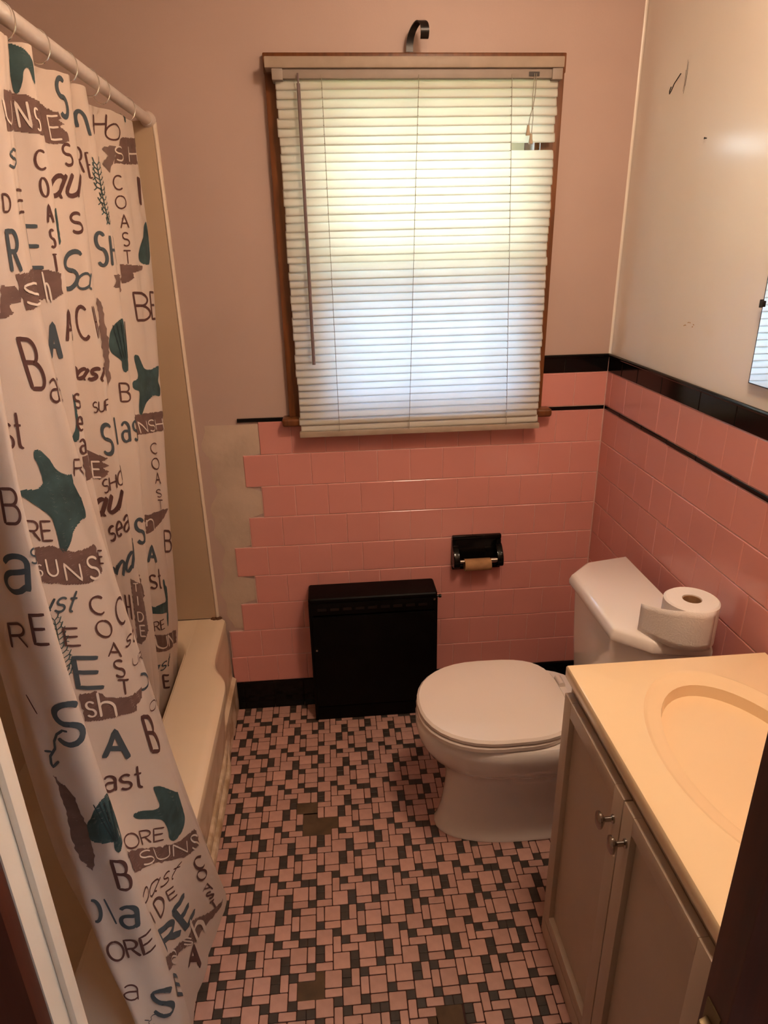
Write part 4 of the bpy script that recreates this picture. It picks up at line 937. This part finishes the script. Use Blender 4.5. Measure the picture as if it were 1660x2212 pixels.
# shelf joining bowl and tank
rings = [[(-.30, CYT-.10, z), (-.30, CYT+.10, z), (-.20, CYT+.15, z), (-.045, CYT+.16, z), (-.045, CYT-.16, z), (-.20, CYT-.15, z)] for z in (.30, .393)]
MB().loft(rings).build('rear_shelf', 'china', to, bevel=.012, seg=3)
rings = []
for z, k, xb in ((.394, .84, -.048), (.42, .90, -.046), (.55, .95, -.044), (.690, .985, -.042)):
    rings.append([(-.046+.004-(.196-.0)*k+(1-k)*.0, CYT+.135*k, z), (-.165, CYT+.212*k, z), (xb, CYT+.234*k, z), (xb, CYT-.234*k, z), (-.165, CYT-.212*k, z), (-.042-.196*k, CYT-.135*k, z)])
MB().loft(rings).build('tank', 'china', to, bevel=.014, seg=3)
def lidring(g, z): return [(-.242-g, CYT+.146+g*.5, z), (-.172-g*.6, CYT+.214+g*.9, z), (-.043+g*.2, CYT+.240+g, z), (-.043+g*.2, CYT-.240-g, z), (-.172-g*.6, CYT-.214-g*.9, z), (-.242-g, CYT-.146-g*.5, z)]
MB().loft([lidring(-.006, .690), lidring(.004, .694), lidring(.004, .708), lidring(-.002, .722), lidring(-.012, .727)]).build('tank_lid', 'china', to, bevel=.006, seg=3)
for s in (-1, 1): 
    MB().lathe([(.001, .022), (.009, .018), (.012, .008), (.012, -.001)], (-.30, CYT+s*.094, .008), 14).build('bolt', 'iron', to, smooth='auto')

# ------------------------------------------------------------------ toilet roll on the tank
RC = (-.092, -.812); Z0, Z1 = .7275, .830
q = MB(); n = 40
def circ(r, z, wob=0): return [(RC[0]+(r+wob*math.sin(3*a))*math.cos(a), RC[1]+(r+wob*math.sin(3*a))*math.sin(a), z) for a in [2*PI*k/n for k in range(n)]]
q.loft([circ(.021, Z1-.001), circ(.0215, Z1), circ(.056, Z1+.0005), circ(.0605, Z1-.003, .0006), circ(.061, (Z0+Z1)/2, .001), circ(.0605, Z0+.003, .0006), circ(.057, Z0), circ(.0215, Z0), circ(.021, Z0+.001), circ(.021, Z1-.001)], cap=False)
roll = thing('toilet_roll', 'white toilet paper roll standing on the tank lid with a loose end', 'toilet paper', (RC[0], RC[1], Z0))
q.build('roll', 'paper', roll, smooth='auto')
q = MB().loft([circ(.0205, Z0+.002), circ(.0205, Z1-.003), circ(.0193, Z1-.003), circ(.0193, Z0+.002), circ(.0205, Z0+.002)], cap=False); q.build('core', 'cardboard', roll, smooth='auto')
rows = []
for k in range(17):
    f = k/16; a0 = math.radians(-64)
    if f < .35:
        a = a0+math.radians(-60)*(f/.35); x, y = RC[0]+.0622*math.cos(a), RC[1]+.0622*math.sin(a)
    else:
        a = a0+math.radians(-60); bx_, by_ = RC[0]+.0622*math.cos(a), RC[1]+.0622*math.sin(a); g = (f-.35)/.65
        x = bx_-.062*g; y = by_+.075*g*g+.020*g
    top = Z1-.0015-.030*max(0, (f-.35)/.65)**1.4
    rows.append([(x, y, Z0+.001+(top-Z0)*w_+0) for w_ in np.linspace(0, 1, 7)])
q = MB().grid(rows); o = q.build('loose_sheet', 'paper', roll, smooth=True); md = o.modifiers.new('thick', 'SOLIDIFY'); md.thickness = .0006

# ------------------------------------------------------------------ vanity and countertop
VX, VY0, VY1, VZ = -.420, -.966, -1.552, .748
va = thing('vanity_cabinet', 'cream painted two door vanity cabinet under the basin top', 'vanity', (-.21, -1.25, 0))
for nm_, bb in (('side_panel', (VX+.018, -.004, VY0-.001, VY0-.017, 0, VZ)), ('side_panel', (VX+.018, -.004, VY1+.017, VY1, 0, VZ)), ('back_panel', (-.012, -.004, VY0-.017, VY1+.017, 0, VZ)), ('bottom_panel', (VX+.018, -.012, VY0-.017, VY1+.017, .05, .066))):
    MB().box(*bb).build(nm_, 'cabinet_paint', va)
f = MB(); f.box(VX+.018, VX, VY0, VY0-.022, .0, VZ); f.box(VX+.018, VX, VY1+.022, VY1, .0, VZ); f.box(VX+.018, VX, VY0-.022, VY1+.022, VZ-.030, VZ); f.box(VX+.018, VX, VY0-.022, VY1+.022, .0, .070)
f.build('face_frame', 'cabinet_paint', va, bevel=.0015)
GAP = -1.268
def vdoor(ya, yb, ky, lab):     # ya farther from the camera
    d = MB(); zb, zt = .066, VZ-.026; sw = .036; X0, X1 = VX-.001, VX-.017
    d.box(X0, X1, ya, ya-sw, zb, zt); d.box(X0, X1, yb+sw, yb, zb, zt); d.box(X0, X1, ya-sw, yb+sw, zt-sw, zt); d.box(X0, X1, ya-sw, yb+sw, zb, zb+sw)
    o = d.build('door', 'cabinet_paint', va, bevel=.0014); o['label'] = lab
    pn = MB().box(X0, X0-.004, ya-sw+.001, yb+sw-.001, zb+sw-.001, zt-sw+.001).build('panel', 'cabinet_paint'); put_id(pn, o); pn.matrix_parent_inverse = o.matrix_parent_inverse.copy() @ Matrix.Translation(va.location) if False else Matrix.Identity(4)
    kb = MB(); c = (VX-.017, ky, .655); n = 18; rings = []
    for h, r in ((0, .007), (.003, .0068), (.005, .0042), (.016, .004), (.020, .009), (.024, .0135), (.0275, .0135), (.030, .008), (.031, .001)):
        rings.append([(c[0]-h, c[1]+r*1.0*math.cos(2*PI*k/n), c[2]+r*1.28*math.sin(2*PI*k/n)) for k in range(n)])
    kb.loft(rings); kk = kb.build('knob', 'nickel', smooth='auto'); put_id(kk, o)
    return o
vdoor(VY0-.010, GAP+.0015, GAP+.026, 'far door beside the toilet'); vdoor(GAP-.0015, VY1+.010, GAP-.026, 'near door beside the doorway')
MB().box(VX, VX-.0145, VY0+.001, VY1, .0005, .052).build('base_strip', 'cabinet_paint', va, bevel=.002)

ct = thing('basin_countertop', 'cream moulded countertop with an oval basin', 'countertop', (-.2, -1.25, VZ))
CX0, CX1, CYA, CYB, CT = -.434, -.0025, -.961, -1.556, .780
ec = (-.212, -1.262); n = 56
def ell(a, b_, z, dx=0): return [(ec[0]+dx+a*math.cos(2*PI*k/n), ec[1]+b_*math.sin(2*PI*k/n), z) for k in range(n)]
sq = []
for k in range(n):
    c, s = math.cos(2*PI*k/n), math.sin(2*PI*k/n)
    tx = ((CX1-ec[0]) if c > 0 else (CX0-ec[0]))/c if abs(c) > 1e-6 else 1e9; ty = ((CYA-ec[1]) if s > 0 else (CYB-ec[1]))/s if abs(s) > 1e-6 else 1e9
    t = min(abs(tx), abs(ty)); sq.append((ec[0]+c*t, ec[1]+s*t))
for tgt in ((CX0, CYA), (CX1, CYA), (CX0, CYB), (CX1, CYB)):
    k = min(range(n), key=lambda i: (sq[i][0]-tgt[0])**2+(sq[i][1]-tgt[1])**2); sq[k] = tgt
def inset(r, z):
    return [(min(max(x, CX0+r), CX1-r), min(max(y_, CYB+r), CYA-r), z) for x, y_ in sq]
rings = [inset(.002, VZ+.001), inset(0, VZ+.004), inset(0, CT-.005), inset(.002, CT-.001), inset(.006, CT), ell(.163, .258, CT), ell(.158, .252, CT+.0012), ell(.153, .246, CT-.0012), ell(.149, .241, CT-.003), ell(.135, .226, CT-.004), ell(.127, .217, CT-.007), *[ell(.018+.108*math.sin(t_), .018+.198*math.sin(t_), CT-.012-.142*math.cos(t_)) for t_ in (1.45, 1.3, 1.15, 1.0, .85, .7, .5, .3, .12, 0)]]
q = MB().loft(rings, cap=False).add(rings[-1], [tuple(range(n))]).add(rings[0], [tuple(range(n))[::-1]])
q.build('basin_top', 'counter', ct, smooth='auto')
MB().lathe([(.001, .001), (.014, .001), (.0185, .002), (.019, 0), (.019, -.004)], (ec[0], ec[1], CT-.1525), 20).build('drain', 'chrome', ct, smooth='auto')

# ------------------------------------------------------------------ mirror on the right wall
mi = thing('mirror', 'frameless wall mirror reflecting the blind at the right edge', 'mirror', (0, -1.1, 1.31))
MB().box(.0055, -.0045, -.738, -1.43, 1.306, 1.92).build('backing', 'mirror_edge', mi)
MB().box(-.0022, -.0058, -.7425, -1.4265, 1.3085, 1.9185).build('glass', 'mirror_glass', mi)
for z in (1.468, 1.78): 
    b = MB().box(.0055, -.009, -.733, -.7385, z-.008, z+.008); b.box(-.006, -.009, -.7385, -.746, z-.006, z+.006); b.build('clip', 'iron', mi, bevel=.001)

# ------------------------------------------------------------------ bathroom ceiling lamp and added hallway fill (out of frame)
vl = thing('ceiling_lamp', 'flush frosted dome lamp on the bathroom ceiling, above the vanity', 'ceiling lamp', (-.40, -1.28, ZC))
MB().lathe([(.001, -.0005), (.135, -.0005), (.135, -.022), (.118, -.028)], (-.40, -1.28, ZC), 28).build('rim', 'chrome', vl, smooth='auto')
MB().lathe([(.116, -.026), (.118, -.045), (.105, -.075), (.075, -.098), (.035, -.110), (.001, -.113)], (-.40, -1.28, ZC), 28).build('globe', 'lamp_glass', vl, smooth='auto')
hl = thing('hall_fill_light', 'unseen round fill lamp added on the hallway ceiling', 'ceiling lamp', (-1.2, -2.6, ZC))  # unseen lamp added as dim warm fill behind the camera
MB().lathe([(.001, -.07), (.08, -.06), (.12, -.03), (.13, -.0005)], (-1.2, -2.6, ZC), 24).build('shade', 'hall_fill', hl, smooth='auto')

# ------------------------------------------------------------------ marks on the right wall
hkk = MB().tube([(.005, -.235, 1.972), (-.010, -.238, 1.950), (-.016, -.238, 1.934), (-.020, -.240, 1.928), (-.022, -.243, 1.934), (-.021, -.247, 1.942)], .0014, 6)
tag(hkk.build('wall_hook', 'iron', smooth='auto'), 'small bent wire hook left high on the right wall', 'hook')
nl = MB().lathe([(.0005, -.006), (.0028, -.005), (.0015, -.003), (.0012, .002)], (.0055, -.401, 1.810), 8, 'x'); nl.build('nail', 'iron'); tag(bpy.context.scene.objects['nail'], 'tiny dark nail stub in the glossy right wall', 'nail')
def smear(pts, w, m, nm):
    q = MB(); pts = [Vector(p) for p in pts]
    for i in range(len(pts)-1):
        d = (pts[i+1]-pts[i]).normalized(); s = Vector((1, 0, 0)).cross(d)*w
        q.add([pts[i]-s, pts[i]+s, pts[i+1]+s, pts[i+1]-s], [(0, 1, 2, 3)])
    return q.build(nm, m, wall_right)
for dy, z0_, z1_ in ((-.262, 1.995, 1.925), (-.258, 1.975, 1.93), (-.266, 1.99, 1.94)): smear([(.0056, dy, z0_), (.0056, dy-.001, (z0_+z1_)/2), (.0056, dy+.002, z1_)], .0007, 'scuff', 'scuff_mark')
for k, (dy, dz) in enumerate(((0, 0), (-.012, .006), (-.02, .008), (-.034, -.002), (-.038, .005), (.006, -.003))): smear([(.0056, -.425+dy, 1.393+dz), (.0056, -.431+dy, 1.392+dz+.003*(k % 2))], .0011, 'rust_mark', 'rust_speck')

# ------------------------------------------------------------------ doorway: casings, jamb, stop, door leaf
dj = thing('door_1', 'doorway jamb and dark casing at the left edge', 'doorway', (-1.2, YH, 0)); del dj['category']; dj['kind'] = 'structure'
JX = -1.2135
MB().box(DX0, JX, YF-.0005, YH+.0005, 0, 2.08).build('jamb', 'paint_cream', dj)
MB().box(JX+.0004, JX+.0075, -1.567, -1.586, 0, 2.07).build('door_stop', 'paint_cream', dj, bevel=.0015)
MB().box(-1.30, JX, YH, YH-.022, 0, 2.14).build('casing', 'wood_dark', dj, bevel=.004)
MB().box(DX0, DX1, YF-.002, YH-.02, 2.06, 2.08).build('head_jamb', 'paint_cream', dj)
d2 = thing('door_2', 'dark brown wooden door standing ajar at the right edge', 'door', (-.3, -1.71, 0)); del d2['category']; d2['kind'] = 'structure'
DLX = -.5635
MB().box(DLX, .10, -1.690, -1.726, .012, 2.04).build('door_leaf', 'wood_dark', d2, bevel=.002)
MB().box(DLX+.001, DLX-.0015, -1.697, -1.719, .868, .925).build('latch_plate', 'brass', d2, bevel=.001)
MB().loft([[(DLX-.001, -1.702, z_), (DLX-.011, -1.705, z_), (DLX-.012, -1.709, z_), (DLX-.001, -1.714, z_)] for z_ in (.888, .906)]).build('latch_bolt', 'brass', d2, bevel=.001)
MB().lathe([(.026, .0), (.026, -.004), (.011, -.008), (.010, -.026), (.020, -.034), (.026, -.046), (.024, -.058), (.012, -.064), (.001, -.065)], (DLX+.062, -1.726, .905), 24, 'y').build('door_knob', 'brass', d2, smooth='auto')

# ------------------------------------------------------------------ outside the window
struct(MB().box(-8, 8, .17, 14, -1.2, -1.0).build('ground_outside', 'lawn'), 'lawn outside the window')
nh = thing('neighbour_house', 'brown sided house glimpsed through the gap in the blind', 'house', (.6, 4.2, -1))
MB().box(-.2, 2.6, 4.0, 6.5, -1.0, 3.4).build('wall', 'siding', nh); MB().box(-.30, -.20, 3.97, 4.1, -1.0, 3.4).build('corner_board', 'siding_trim', nh)
